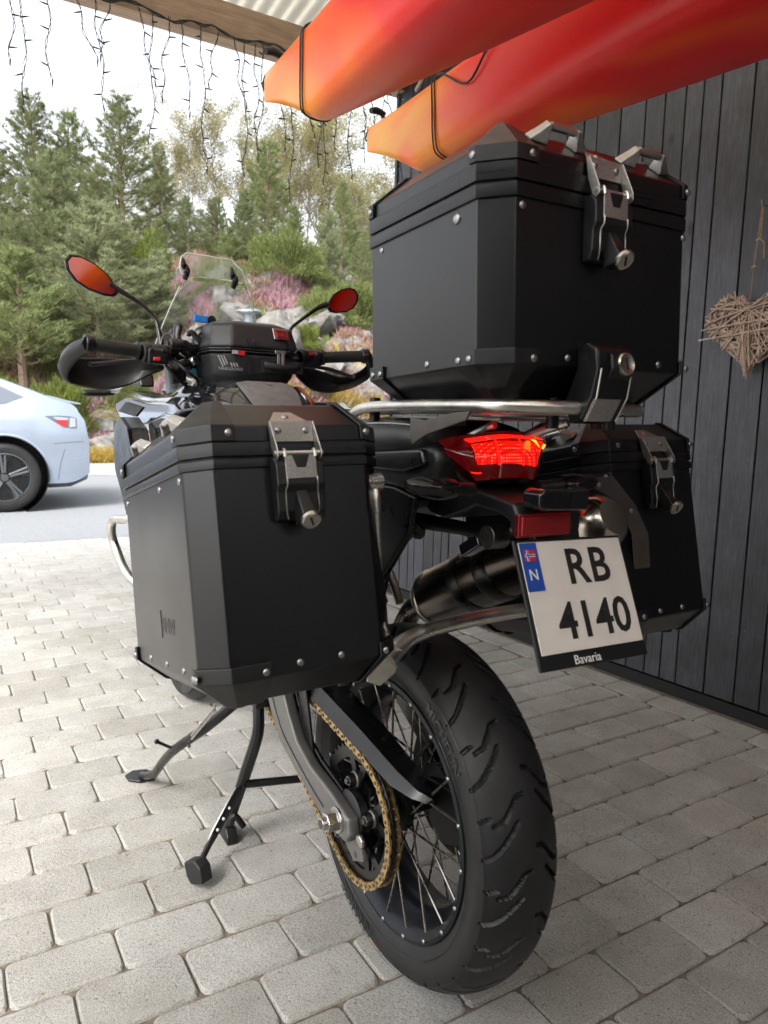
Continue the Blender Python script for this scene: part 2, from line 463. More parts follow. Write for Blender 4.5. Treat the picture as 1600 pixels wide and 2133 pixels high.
for idx, (c, lx, ly, yaw) in enumerate(slots):
    c = c + Vector((random.uniform(-.0008, .0008), random.uniform(-.0008, .0008), random.uniform(-.0016, .0012)))
    Tm = Matrix.Translation(c) @ Matrix.Rotation(yaw + R(random.uniform(-.35, .35)), 4, 'Z') @ Matrix.Rotation(R(random.uniform(-.35, .35)), 4, 'X') @ Matrix.Rotation(R(random.uniform(-.3, .3)), 4, 'Y')
    if random.random() < .5: Tm = Tm @ Matrix.Rotation(math.pi, 4, 'Z')
    full = abs(lx - UL) < .001
    me = variants[idx % 7] if full else paver_mesh(lx, ly, idx)
    if idx < 300:
        o = bpy.data.objects.new('paver', me); COL.objects.link(o); o.parent = pav; o.matrix_local = Tm
    else:
        n0 = len(SV)
        SV += [Tm @ v.co for v in me.vertices]; SF += [tuple(i + n0 for i in p.vertices) for p in me.polygons]
mm = bpy.data.meshes.new('far_pavers'); mm.from_pydata(SV, [], SF); mm.materials.append(M['paver']); smooth_mesh(mm, 11)
o = bpy.data.objects.new('far_pavers', mm); COL.objects.link(o); o.parent = pav; o['kind'] = 'stuff'

# ================================================================== shed wall of planks
wall = thing('board_wall', 'black stained wall of vertical planks along the right side of the carport', 'wall', (1.715, 0, 0), rot=(0, 0, math.atan2(.0687, 1)))
js = [2.65, 2.53, 2.45, 2.392, 2.305, 2.218, 2.149, 2.088, 1.974, 1.88, 1.80, 1.715, 1.61, 1.519, 1.405, 1.314, 1.244, 1.127, 1.011, .925, .838, .767, .697, .578, .461, .367]
y = .367; 
while y > -5.6:
    y -= random.choice((.118, .118, .072, .088, .116)); js.append(y)
MB().box((.036, -1.5, 1.56), (.02, 8.3, 3.08)).obj('backing_board', 'slot', wall)
for a, b in zip(js[:-1], js[1:]):
    lo, hi = b + .0026, a - .0026; dx = random.uniform(-.0015, .0015)
    p = MB().box((.0115 + dx, 0, 1.58), (.021, hi - lo, 3.05)).obj('plank', 'plank', wall, bevel=.0022, seg=1)
    p.location = (0, (lo + hi) / 2, 0)
    p.rotation_euler = (R(random.uniform(-.02, .02)), 0, R(random.uniform(-.5, .5)))
MB().box((.014, -1.5, .024), (.02, 8.3, .046)).obj('shadow_gap_strip', 'slot', wall)  # near-black strip stands in for the shadow gap below the planks
nails = MB()
for a, b in zip(js[:-1], js[1:]):
    for z in (.32, .93, 1.54, 2.15, 2.76):
        for f in ((.5,) if a - b < .08 else (.22, .78)):
            nails.dome((.001, b + (a - b) * f, z + random.uniform(-.012, .012)), (-1, 0, 0), .0030, .0012, 6)
nails.obj('nail_heads', 'darksteel', wall)['kind'] = 'stuff'
MB().box((.02, 2.662, 1.57), (.06, .022, 3.1)).obj('corner_board', 'plank', wall, bevel=.002)
bwall = thing('board_wall', 'dark plank end wall closing the carport behind', 'wall', (-3.5, -5.6, 0))
for i in range(48):
    p = MB().box((.055 + i * .112, 0, 1.58), (.107, .02, 3.05)).obj('plank', 'plank', bwall)

lwall = thing('board_wall', 'dark plank side wall on the open side of the carport, behind the camera', 'wall', (-2.2, -5.5, 0))
for i in range(39):
    p = MB().box((0, .055 + i * .112, 1.66), (.02, .107, 3.25)).obj('plank', 'plank', lwall)

# ================================================================== carport roof
roof = thing('carport_roof', 'timber carport roof with corrugated sheets overhead', 'roof', (0, -1, 2.85))
def rl(mb, name, mat, bevel=.003, T0=(0, 1, -2.85), **kw):
    return mb.obj(name, mat, roof, bevel=bevel, T=Matrix.Translation(T0), **kw)
rl(MB().box((-.25, 2.655, 2.93), (3.86, .098, .165)), 'beam', 'beam')
rl(MB().box((-2.05, 2.655, 1.42), (.12, .12, 2.84)), 'post', 'beam')
rl(MB().box((-2.05, -5.3, 1.52), (.12, .12, 3.04)), 'post', 'beam')
for yy, zz in ((2.12, 3.105), (1.3, 3.19), (.45, 3.275), (-.5, 3.37), (-1.5, 3.47), (-2.6, 3.58), (-3.8, 3.70), (-5.2, 3.84)):
    rl(MB().box((-.25, yy, zz - .045), (3.86, .048, .098)), 'purlin', 'beam')
for xx in (-2.1, -.7, 1.45):
    rl(MB().prism([(-5.3, 3.65), (2.6, 2.86), (2.6, 2.98), (-5.3, 3.77)], 'x', xx - .03, xx + .03), 'rafter', 'beamy')
def corrugated():
    V, F = [], []; n = 660; ys = (3.0, 1.0, -1.0, -3.0, -5.7)
    for i in range(n + 1):
        x = -2.3 + 4.1 * i / n
        for yy in ys: V.append((x, yy, 3.05 + .1 * (2.7 - yy) + .009 * math.sin(x / .076 * 2 * math.pi)))
    k = len(ys)
    for i in range(n):
        for j in range(k - 1): F.append((i * k + j, (i + 1) * k + j, (i + 1) * k + j + 1, i * k + j + 1))
    m, nt, bs = M['roofsheet'], M['roofsheet'].node_tree, M['roofsheet'].node_tree.nodes['Principled BSDF']
    tr = nt.nodes.new('ShaderNodeBsdfTranslucent'); tr.inputs[0].default_value = (.85, .83, .76, 1)
    mx = nt.nodes.new('ShaderNodeMixShader'); mx.inputs[0].default_value = .62
    out = nt.nodes['Material Output']
    nt.links.new(bs.outputs[0], mx.inputs[1]); nt.links.new(tr.outputs[0], mx.inputs[2]); nt.links.new(mx.outputs[0], out.inputs[0])
    me = arr_mesh('roof_sheet', V, F, 'roofsheet', True); me.transform(Matrix.Translation((0, 1, -2.85)))
    o = bpy.data.objects.new('roof_sheet', me); COL.objects.link(o); o.parent = roof
    s = o.modifiers.new('t', 'SOLIDIFY'); s.thickness = .002
corrugated()

# ================================================================== hillside
def fb(x, y, sc, o=4, seed=0.):
    return mnoise.fractal(Vector((x / sc + seed, y / sc - seed, seed)), 1.0, 2.0, o)
def hill(x, y):
    d = y - 15.4 - .5 * math.sin(x * .7) - .25 * math.sin(x * 1.9)
    if d <= 0: return -.05
    cl = min(1, max(0, (x - 4.2) / 2.5))                  # rocky part on the right
    h = .55 * d if d < 7 else 3.85 + .26 * (d - 7)
    h += cl * (1.5 * (1 - math.exp(-d / 1.0)))
    k_ = min(1, max(0, (x + 11) / 8)); h *= .12 + .88 * k_ * k_ * (3 - 2 * k_)
    ridge = abs(fb(x, y * 1.3, 2.2, 4, 3.3))
    h += min(1, d / 1.5) * (.35 * fb(x, y, 4.5, 4, 1.7) + cl * .75 * ridge + .12 * fb(x, y, .9, 3, 9))
    return h
def hill_mesh():
    xs = np.concatenate([np.linspace(-40, -3, 40), np.linspace(-2.8, 14, 230), np.linspace(14.4, 70, 60)])
    ys = np.concatenate([np.linspace(14.3, 24, 150), np.linspace(24.4, 75, 70)])
    V = [(x, y_, hill(x, y_)) for y_ in ys for x in xs]; nx = len(xs)
    F = [(j * nx + i, j * nx + i + 1, (j + 1) * nx + i + 1, (j + 1) * nx + i) for j in range(len(ys) - 1) for i in range(nx - 1)]
    m, nt, bs = new_mat('hillside rock and heath')
    g = nt.nodes.new('ShaderNodeNewGeometry'); v = g.outputs['Position']
    n1 = noise(nt, v, 1.1, 6, .6); n2 = noise(nt, v, 6, 6, .7); n3 = noise(nt, v, .55, 4, .6); n4 = noise(nt, v, 2.6, 4, .6)
    rock = ramp(nt, n2, [(.3, (.13, .125, .12)), (.45, (.20, .19, .18)), (.6, (.28, .27, .25)), (.75, (.14, .13, .125))])
    rock = mulc(nt, rock, (.42, .33, .05), ramp(nt, n4, [(.60, (0, 0, 0)), (.68, (.75, .75, .75))]), 'MIX')
    heath = ramp(nt, n2, [(.25, (.09, .08, .04)), (.5, (.17, .135, .065)), (.75, (.23, .18, .085))])
    heath = mulc(nt, heath, (.12, .14, .05), ramp(nt, n1, [(.45, (0, 0, 0)), (.6, (.8, .8, .8))]), 'MIX')
    sepx = nt.nodes.new('ShaderNodeSeparateXYZ'); nt.links.new(g.outputs['Position'], sepx.inputs[0])
    mr = nt.nodes.new('ShaderNodeMapRange'); mr.inputs[1].default_value = 1.0; mr.inputs[2].default_value = 8.0
    mr.inputs[3].default_value = .40; mr.inputs[4].default_value = .64; nt.links.new(sepx.outputs[0], mr.inputs[0])
    sub = nt.nodes.new('ShaderNodeMath'); sub.operation = 'SUBTRACT'; nt.links.new(mr.outputs[0], sub.inputs[0]); nt.links.new(n1, sub.inputs[1])
    fac = ramp(nt, sub.outputs[0], [(.0, (0, 0, 0)), (.06, (1, 1, 1))])
    nt.links.new(mulc(nt, heath, rock, fac, 'MIX'), bs.inputs['Base Color'])
    bs.inputs['Roughness'].default_value = .92; bs.inputs['Specular IOR Level'].default_value = .15
    bump(nt, bs, n2, 1.0, .25)
    o = bpy.data.objects.new('hillside', arr_mesh('hillside', V, F, m, True)); COL.objects.link(o); o['kind'] = 'structure'
hill_mesh()

# ---- foliage materials
def leaf_mat(name, c1, c2, trans=.5, rough=.7):
    m, nt, bs = new_mat(name)
    oi = nt.nodes.new('ShaderNodeObjectInfo')
    n = noise(nt, coords(nt), 1.6, 3, .6); n2 = noise(nt, coords(nt), 14, 2, .6)
    c = ramp(nt, n, [(.32, c1), (.68, c2)])
    c = mulc(nt, c, ramp(nt, n2, [(.3, (.7, .7, .7)), (.7, (1.3, 1.3, 1.25))]))
    c = mulc(nt, c, ramp(nt, oi.outputs['Random'], [(0, (.85, .88, .8)), (1, (1.15, 1.12, 1.15))]))
    nt.links.new(c, bs.inputs['Base Color']); bs.inputs['Roughness'].default_value = rough; bs.inputs['Specular IOR Level'].default_value = .2
    tr = nt.nodes.new('ShaderNodeBsdfTranslucent'); nt.links.new(c, tr.inputs[0])
    mx = nt.nodes.new('ShaderNodeMixShader'); mx.inputs[0].default_value = trans
    nt.links.new(bs.outputs[0], mx.inputs[1]); nt.links.new(tr.outputs[0], mx.inputs[2]); nt.links.new(mx.outputs[0], nt.nodes['Material Output'].inputs[0])
    return m
M['pine'] = leaf_mat('pine needles', (.145, .170, .078), (.225, .240, .125))
M['pineblue'] = leaf_mat('blue green pine needles', (.170, .200, .105), (.260, .290, .165))
M['pinegreen'] = leaf_mat('fresh pine needles', (.145, .185, .076), (.230, .265, .120))
M['birch'] = leaf_mat('autumn birch leaves', (.16, .17, .065), (.30, .25, .11), .5)
M['juniper'] = leaf_mat('yellow green juniper', (.12, .16, .035), (.21, .24, .06))
M['bark'] = simple('pine bark', (.17, .12, .085), .9, 0, .4, 12, .8, 60)
M['birchbark'] = simple('pale grey bark', (.24, .21, .18), .85, 0, .4, 10)
M['heather'] = leaf_mat('heather in bloom', (.28, .15, .21), (.50, .29, .38), .3)
M['heatherdry'] = leaf_mat('faded heather', (.17, .11, .075), (.28, .18, .13), .3)
M['drygrass'] = leaf_mat('yellow verge grass', (.22, .16, .035), (.38, .27, .06), .4)
M['heathgreen'] = leaf_mat('low green heath', (.09, .115, .035), (.17, .20, .07), .3)

def blades(P, D, L, W, rg, seed_spread=.5):
    """thin triangles: base points P, directions D, lengths L, widths W"""
    n = len(P); D = D / np.linalg.norm(D, axis=1, keepdims=True)
    a = rg.normal(size=(n, 3)); side = np.cross(D, a); side /= np.linalg.norm(side, axis=1, keepdims=True) + 1e-9
    V = np.empty((n, 3, 3)); V[:, 0] = P - side * W[:, None] / 2; V[:, 1] = P + side * W[:, None] / 2; V[:, 2] = P + D * L[:, None]
    return V.reshape(-1, 3), np.arange(n * 3).reshape(-1, 3)
def pine_meshes(H, Rr, seed, mat, base=.06, dense=1.0, blade=.15, droop=.0, top=.85, tuftn=8):
    rg = np.random.default_rng(seed); tb = MB(); P, D = [], []
    lean = rg.uniform(-.03, .03, 2)
    def stem(z): return np.array([lean[0] * z + .04 * math.sin(z * 1.3 + seed), lean[1] * z, z])
    tb.tube([stem(z) for z in np.linspace(-.4, H, 9)], [max(.012, .022 * H * (1 - i / 8.6)) for i in range(9)], 7)
    z = base * H
    while z < H * .985:
        f = z / H
        L0 = Rr * (1 - f) ** top * (.55 + .45 * min(1, f / .18)) + .16
        nb = int(rg.integers(4, 7))
        a0 = rg.uniform(0, 6.28)
        for b in range(nb):
            L = L0 * rg.uniform(.62, 1.15); az = a0 + b * 6.283 / nb + rg.uniform(-.35, .35); el = .12 + .75 * f + rg.uniform(-.15, .2) - droop
            d = np.array([math.cos(az) * math.cos(el), math.sin(az) * math.cos(el), math.sin(el)])
            s0 = stem(z)
            end = s0 + d * L + np.array([0, 0, .16 * L])
            tb.tube([s0, s0 + d * L * .5 - np.array([0, 0, .02 * L]), end], [.014 * L + .006, .009 * L + .004, .004], 3, cap=False)
            nt_ = max(4, int(L * 26 * dense))
            t = rg.uniform(.18, 1.0, nt_) ** .8
            pts = s0 + d * (L * t)[:, None] + np.array([0, 0, .16 * L]) * (t ** 2)[:, None]
            side = np.cross(d, [0, 0, 1]); side /= np.linalg.norm(side) + 1e-9
            off = rg.normal(size=nt_) * L * .24 * (1.1 - t)
            pts = pts + side * off[:, None] + rg.normal(size=(nt_, 3)) * .035
            dd = d * .7 + side * np.sign(off)[:, None] * .5 + np.array([0, 0, .75])
            for _ in range(tuftn):
                P.append(pts + rg.normal(size=(nt_, 3)) * .03); D.append(dd + rg.normal(size=(nt_, 3)) * .55)
        z += H * rg.uniform(.028, .042) * (1.0 if H > 5 else 1.5) * (1 if dense >= 1 else 1.25)
    P = np.concatenate(P); D = np.concatenate(D); n = len(P)
    V, F = blades(P, D, rg.uniform(.6, 1.25, n) * blade, rg.uniform(.7, 1.3, n) * .026, rg)
    cm = arr_mesh('crown', V, F, mat)
    tm = tb.mesh('trunk'); tm.materials.append(M['bark'])
    return tm, cm
def birch_meshes(H, Rr, seed, mat='birch', leaves=11000, leafs=.085):
    rg = np.random.default_rng(seed); tb = MB(); tips = []
    def grow(p, d, L, r, lev):
        segs = 4; pts = [p]; q = p.copy(); dd = d.copy()
        for i in range(segs):
            dd = dd + rg.normal(size=3) * .16 + np.array([0, 0, .05]); dd /= np.linalg.norm(dd); q = q + dd * L / segs; pts.append(q.copy())
        tb.tube(pts, [r * (1 - .16 * i) for i in range(segs + 1)], 5 if lev == 0 else 3, cap=False)
        if lev >= 3: tips.append(pts); return
        if lev >= 1: tips.append(pts[2:])
        nb = (9, 5, 4)[lev]
        for b in range(nb):
            t = rg.uniform(.28 if lev == 0 else .2, 1); i = min(segs - 1, int(t * segs)); pp = pts[i] + (pts[i + 1] - pts[i]) * (t * segs - i)
            az = rg.uniform(0, 6.28); sp = rg.uniform(.5, 1.0)
            nd = dd * (1 - .3 * sp) + np.array([math.cos(az), math.sin(az), .25]) * sp; nd /= np.linalg.norm(nd)
            grow(pp, nd, L * rg.uniform(.36, .55) * (1.15 - t * .4), r * .42, lev + 1)
    for k in range(3):
        a = rg.uniform(0, 6.28)
        grow(np.array([.5 * math.cos(a), .5 * math.sin(a), -.4]), np.array([.18 * math.cos(a), .18 * math.sin(a), 1.]), H * rg.uniform(.7, .86), .07, 0)
    pool = np.concatenate([np.array(t) for t in tips])
    idx = rg.integers(0, len(pool), leaves)
    P = pool[idx] + rg.normal(size=(leaves, 3)) * np.array([.20, .20, .22]) * (H / 9)
    a = rg.normal(size=(leaves, 3)); a /= np.linalg.norm(a, axis=1, keepdims=True); b = np.cross(a, rg.normal(size=(leaves, 3))); b /= np.linalg.norm(b, axis=1, keepdims=True)
    s = (rg.uniform(.5, 1.2, leaves) * leafs / 2)[:, None]
    V = np.stack([P - a * s, P - b * s * .7, P + a * s, P + b * s * .7], 1).reshape(-1, 3)
    cm = arr_mesh('crown', V, np.arange(leaves * 4).reshape(-1, 4), mat)
    tm = tb.mesh('trunk'); tm.materials.append(M['birchbark'])
    return tm, cm
def bush_mesh(rx, h, seed, mat, n=9000, blade=.13):
    rg = np.random.default_rng(seed)
    u = rg.normal(size=(n, 3)); u /= np.linalg.norm(u, axis=1, keepdims=True); u[:, 2] = np.abs(u[:, 2])
    lob = 1 + .22 * np.sin(u[:, 0] * 7 + seed) * np.cos(u[:, 1] * 6 + seed * 2) + .15 * np.sin(u[:, 2] * 11 + seed)
    rr = rg.uniform(.45, 1.0, n) ** .5 * lob
    P = u * rr[:, None] * np.array([rx, rx, h])
    V, F = blades(P, u + np.array([0, 0, .8]) + rg.normal(size=(n, 3)) * .5, rg.uniform(.6, 1.3, n) * blade, np.full(n, .026), rg)
    tb = MB()
    for k in range(6):
        a = k * 1.05; tb.tube([(0, 0, -.2), (.35 * rx * math.cos(a), .35 * rx * math.sin(a), h * .4), (.6 * rx * math.cos(a), .6 * rx * math.sin(a), h * .75)], [.03, .02, .008], 4)
    tm = tb.mesh('stem'); tm.materials.append(M['bark'])
    return tm, arr_mesh('foliage', V, F, mat)
def plant_tree(name, label, cat, x, y_, H, meshes, H0, group=None, sxy=1.0, parts=('trunk', 'crown'), rz=None):
    z = hill(x, y_); s = H / H0
    t = thing(name, label, cat, (x, y_, z), group); t.rotation_euler = (0, 0, random.uniform(0, 6.28) if rz is None else rz)
    t.scale = (s * sxy, s * sxy, s)
    for nm, me in zip(parts, meshes):
        o = bpy.data.objects.new(nm, me); COL.objects.link(o); o.parent = t
pA = pine_meshes(9.0, 2.5, 11, 'pine', .08, 1.0, top=.60); pB = pine_meshes(8.0, 2.1, 12, 'pinegreen', .05, 1.0, top=.62)
pC = pine_meshes(6.0, 2.0, 13, 'pineblue', .04, 1.3, top=.60); pD = pine_meshes(3.2, 1.0, 14, 'pineblue', .05, 1.3, .13)
pE = pine_meshes(4.5, 1.6, 15, 'pinegreen', .22, 1.3)
bA = birch_meshes(10, 2.6, 21, leaves=26000, leafs=.095); bB = birch_meshes(10, 2.6, 22, leaves=24000, leafs=.095)
GT = 'pines on the hillside'
pines = [
 (1.16, 30, 10.5, pA, 9, 1.0, 'dark green pine at the far left edge of the hillside'),
 (2.50, 30, 12.4, pA, 9, .95, 'tall slim pine, its top the leftmost spire against the sky'),
 (3.95, 31, 12.5, pB, 8, .85, 'slim pine between the leftmost spire and the tallest broad pine'),
 (4.96, 27, 11.8, pA, 9, 1.05, 'broad tall pine, the highest in the left half of the hill'),
 (6.82, 29, 11.2, pA, 9, .85, 'ragged pine at the right shoulder of the tall left group'),
 (2.12, 22, 8.0, pC, 6, .85, 'blue green pine in front of the tall left group'),
 (2.95, 20, 6.3, pC, 6, 1.15, 'bushy blue green pine above the left handlebar mirror'),
 (.95, 18.9, 4.9, pE, 4.5, 1.2, 'low pine with a bare grey trunk standing in the heather'),
 (10.31, 27, 11.6, pB, 8, .95, 'fresh green pine rising behind the windscreen'),
 (8.35, 24, 8.6, pC, 6, .75, 'slim pale pine left of the one rising behind the windscreen'),
 (11.21, 26, 9.1, pB, 8, .85, 'dense green pine under the bow of the left kayak'),
 (13.21, 26, 10.4, pB, 8, .8, 'green pine left of the top case'),
 (10.93, 22.5, 8.0, pC, 6, .72, 'blue green pine standing above the right mirror'),
 (13.13, 24, 8.1, pB, 8, .8, 'dark pine just beside the top case'),
 (15.76, 27, 10.6, pB, 8, .9, 'pine partly hidden by the top case'),
 (4.67, 21, 5.6, pD, 3.2, .9, 'small pine right of the bright juniper bush'),
 (5.86, 19.0, 4.1, pD, 3.2, .8, 'young pine on the rock seen through the windscreen'),
 (7.3, 22.3, 7.0, pE, 4.5, 1.0, 'young pine between the windscreen and the slim pale pine'),
 (8.9, 29, 9.6, pA, 9, .9, 'dark pine filling the gap behind the windscreen'),
 (0.6, 25, 8.6, pA, 9, 1.0, 'mid sized pine behind the low pine with the bare trunk'),
 (3.6, 24.5, 8.6, pA, 9, 1.0, 'dark pine behind the bushy blue green one'),
 (5.6, 24.5, 7.4, pB, 8, 1.0, 'green pine behind the bright juniper bush'),
 (-1.5, 21, 7.2, pC, 6, 1.1, 'blue green pine beyond the left picture edge'),
 (12.3, 29, 9.4, pA, 9, 1.0, 'dark pine behind the dense green one'),
 (17.5, 30, 11.0, pA, 9, 1.0, 'pine behind the carport wall end'),
 (9.6, 30.5, 10.2, pB, 8, .95, 'green pine between the tall left pines and the windscreen'),
 (8.0, 27.5, 8.8, pB, 8, .95, 'green pine left of the windscreen below the thin birches'),
 (14.4, 27.5, 9.3, pC, 6, .8, 'blue green pine left of the one partly hidden by the top case'),
 (6.9, 25.8, 8.6, pC, 6, .8, 'blue green pine below the ragged right shoulder pine'),
 (9.6, 24.6, 7.4, pB, 8, .9, 'low green pine under the slim pale pine'),
]
for x, y_, zt, ms, H0, sx, lab in pines:
    plant_tree('pine_tree', lab, 'pine tree', x, y_, zt - hill(x, y_), ms, H0, GT, sx * 1.38)
birches = [(9.38, 33, 13.6, bB, 'sparse birch at the left end of the thin yellow trees'), (11.35, 34, 15.4, bA, 'birch behind the fresh green pine'),
 (14.17, 36, 16.6, bB, 'birch under the bow of the left kayak'), (15.55, 35, 16.3, bA, 'yellowing birch between the two kayak bows'),
 (18.41, 37, 18.2, bB, 'tall birch right of the gap between the kayaks'), (19.6, 33, 16.6, bA, 'birch under the bow of the right kayak'),
 (22.2, 34, 17.2, bB, 'birch hidden partly by the top case'), (7.9, 35, 12.4, bB, 'thin low birch right of the tall left pines'), (17.0, 31, 13.0, bA, 'low birch in front of the tall ones'),
 (12.6, 31.5, 12.2, bA, 'low yellow birch beside the fresh green pine'), (15.0, 29.5, 11.8, bB, 'low yellow birch behind the right mirror')]
for x, y_, zt, ms, lab in birches:
    plant_tree('birch_tree', lab, 'birch tree', x, y_, zt - hill(x, y_), ms, 10, 'thin birches behind the pines', 1.0)
jb = bush_mesh(.8, 1.9, 31, 'juniper', 11000); jc = bush_mesh(.7, 1.0, 32, 'juniper', 7000); gb = bush_mesh(1.2, 1.3, 33, 'heathgreen', 9000)
plant_tree('juniper_bush', 'bright yellow green juniper, largest of the rounded bushes', 'bush', 4.62, 23.2, 2.3, jb, 1.9, None, 1.15, ('stem', 'foliage'))
for x, y_, H, ms, H0, sx, lab in ((1.54, 17.0, 1.25, jc, 1.0, .7, 'yellow green juniper right of the bare pine trunk'), (.2, 17.6, .9, jc, 1.0, .8, 'yellow green juniper left of the bare pine trunk'),
        (11.0, 20.5, 1.7, gb, 1.3, 1.0, 'green bush beside the top case'), (8.9, 21.5, 1.6, gb, 1.3, .9, 'green bush below the slim pale pine'), (9.2, 19.2, 1.1, gb, 1.3, .9, 'low bush right of the right mirror'),
        (6.4, 20.6, 1.0, gb, 1.3, .9, 'low bush behind the windscreen'), (3.3, 18.4, .8, gb, 1.3, .8, 'low bush in the heather right of the left mirror'), (7.8, 17.6, .7, jc, 1.0, .8, 'small juniper on the rock face')):
    plant_tree('green_bush', lab, 'bush', x, y_, H, ms, H0, 'bushes on the hillside', sx, ('stem', 'foliage'))

def scatter(name, mat, n, xr, yr, thr, seed, h, wdt, jit, sc=1.6, tuft=6, dens=None):
    rg = np.random.default_rng(seed); P = []
    while len(P) < n:
        x = rg.uniform(*xr); y_ = rg.uniform(*yr)
        if mnoise.noise(Vector((x / sc + seed, y_ / sc, seed))) > thr:
            z = hill(x, y_)
            if z > -.04: P.append((x, y_, z - .02))
            elif name == 'verge_grass': P.append((x, y_, -.01))
    P = np.repeat(np.array(P), tuft, 0); m_ = len(P); P = P + rg.normal(size=P.shape) * np.array([jit, jit, .01])
    V, F = blades(P, rg.normal(size=(m_, 3)) * .45 + np.array([0, 0, 1.]), rg.uniform(.5, 1.3, m_) * h, rg.uniform(.6, 1.4, m_) * wdt, rg)
    o = bpy.data.objects.new(name, arr_mesh(name, V, F, mat)); COL.objects.link(o)
    return o
tag(scatter('heather', 'heather', 7600, (-2, 14), (15.9, 23), .10, 5, .26, .035, .09, 1.3, 9), 'patches of pink and purple heather on the slope', 'heather', kind='stuff')
tag(scatter('faded_heather', 'heatherdry', 7000, (-2, 14), (15.6, 24), .02, 8, .24, .03, .09, 1.5, 8), 'brown faded heather between the rocks', 'heather', kind='stuff')
tag(scatter('low_heath', 'heathgreen', 8000, (-2, 20), (15.6, 27), .05, 2, .22, .03, .1, 1.8, 7), 'low green heath covering the hillside', 'ground cover', kind='stuff')
tag(scatter('verge_grass', 'drygrass', 3800, (-2, 12), (14.7, 16.2), -.25, 4, .34, .022, .05, 1.0, 8), 'yellow grass along the foot of the slope', 'grass', kind='stuff')

def boulder_mesh(seed):
    bm = bmesh.new(); bmesh.ops.create_icosphere(bm, subdivisions=3, radius=1)
    for v in bm.verts:
        n = mnoise.fractal(v.co * 1.3 + Vector((seed, 0, 0)), 1, 2, 4); c = mnoise.cell(v.co * 1.6 + Vector((0, seed, 0)))
        v.co *= 1 + .35 * n + .16 * (c - .5)
    m = bpy.data.meshes.new('boulder'); bm.to_mesh(m); bm.free(); m.materials.append(bpy.data.materials['boulder stone']); smooth_mesh(m, 28); return m
simple('boulder stone', (.135, .13, .12), .9, 0, .45, 3, .9, 14, spec=.15)
bms = [boulder_mesh(s) for s in (1.3, 4.1, 7.7)]
places = ['below the handlebar grip', 'beside the rear of the grey car', 'right of the rear of the grey car', 'at the foot of the slope left of the fairing', 'above the yellow grass', 'in the heather left of the fairing',
          'on the slope behind the left grip', 'under the left hand guard', 'lowest right of the grey car', 'high on the slope behind the windscreen', 'left of the young pine', 'right of the young pine', 'behind the tank bag', 'behind the right grip', 'under the right mirror', 'beside the top case', 'behind the clutch lever', 'behind the left mirror stem', 'between heather patches above the tank bag', 'at the foot of the rock face']
bp_ = [(2.2, 16.1, .45), (1.9, 15.9, .30), (2.35, 15.8, .28), (2.9, 16.2, .38), (2.6, 16.6, .3), (3.1, 17.0, .42), (3.9, 17.6, .5), (3.4, 16.3, .3), (2.05, 15.6, .2), (6.5, 20.3, .6), (5.3, 19.2, .5), (6.6, 19.0, .55), (7.0, 17.8, .7), (8.1, 17.0, .6), (8.9, 18.6, .55), (9.8, 18.0, .6), (2.5, 17.2, .3), (4.6, 18.4, .45), (6.0, 18.0, .5), (7.4, 16.3, .6)]
for i, ((x, y_, s), pl) in enumerate(zip(bp_, places)):
    b = bpy.data.objects.new('boulder', bms[i % 3]); COL.objects.link(b); b.location = (x, y_, hill(x, y_) + s * .15)
    b.scale = (s * random.uniform(.9, 1.4), s, s * random.uniform(.55, .8)); b.rotation_euler = (random.uniform(-.3, .3), random.uniform(-.3, .3), random.uniform(0, 6))
    tag(b, 'lichen spotted grey boulder ' + pl, 'boulder', 'boulders on the slope')

# ================================================================== luggage cases
def rivet_proto():
    mb = MB(); mb.lathe([(.0049, -.0006), (.0049, .0005), (.0044, .0013), (.0030, .0020), (.0012, .0023), (0, .0022)], (0, 0, 0), (0, 0, 1), 14)
    m = mb.mesh('rivet'); m.materials.append(M['rivet']); smooth_mesh(m, 60); return m
RIV = rivet_proto()
def rivet(parent, p, nrm, s=1.0, name='rivet'):
    o = bpy.data.objects.new(name, RIV); COL.objects.link(o); o.parent = parent
    nrm = Vector(nrm).normalized()
    o.matrix_local = Matrix.Translation(Vector(p)) @ nrm.to_track_quat('Z', 'Y').to_matrix().to_4x4() @ Matrix.Rotation(random.uniform(0, 3), 4, 'Z') @ Matrix.Scale(s, 4)
    return o
def lock_disc(parent, p, nrm, r=.0105, tilt=.5, mat='brass'):
    nrm = Vector(nrm).normalized(); q = nrm.to_track_quat('Z', 'Y').to_matrix().to_4x4(); T = Matrix.Translation(Vector(p)) @ q
    o = MB().lathe([(r * 1.18, -.004), (r * 1.18, .0006), (r * 1.05, .0022), (r * .98, .0016), (0, .0016)], (0, 0, 0), (0, 0, 1), 28).obj('lock', mat, parent, T=T)
    MB().box((0, 0, .0018), (r * .26, r * 1.25, .0010), Matrix.Rotation(tilt, 3, 'Z')).obj('keyhole', 'slot', o, T=T)
    return o
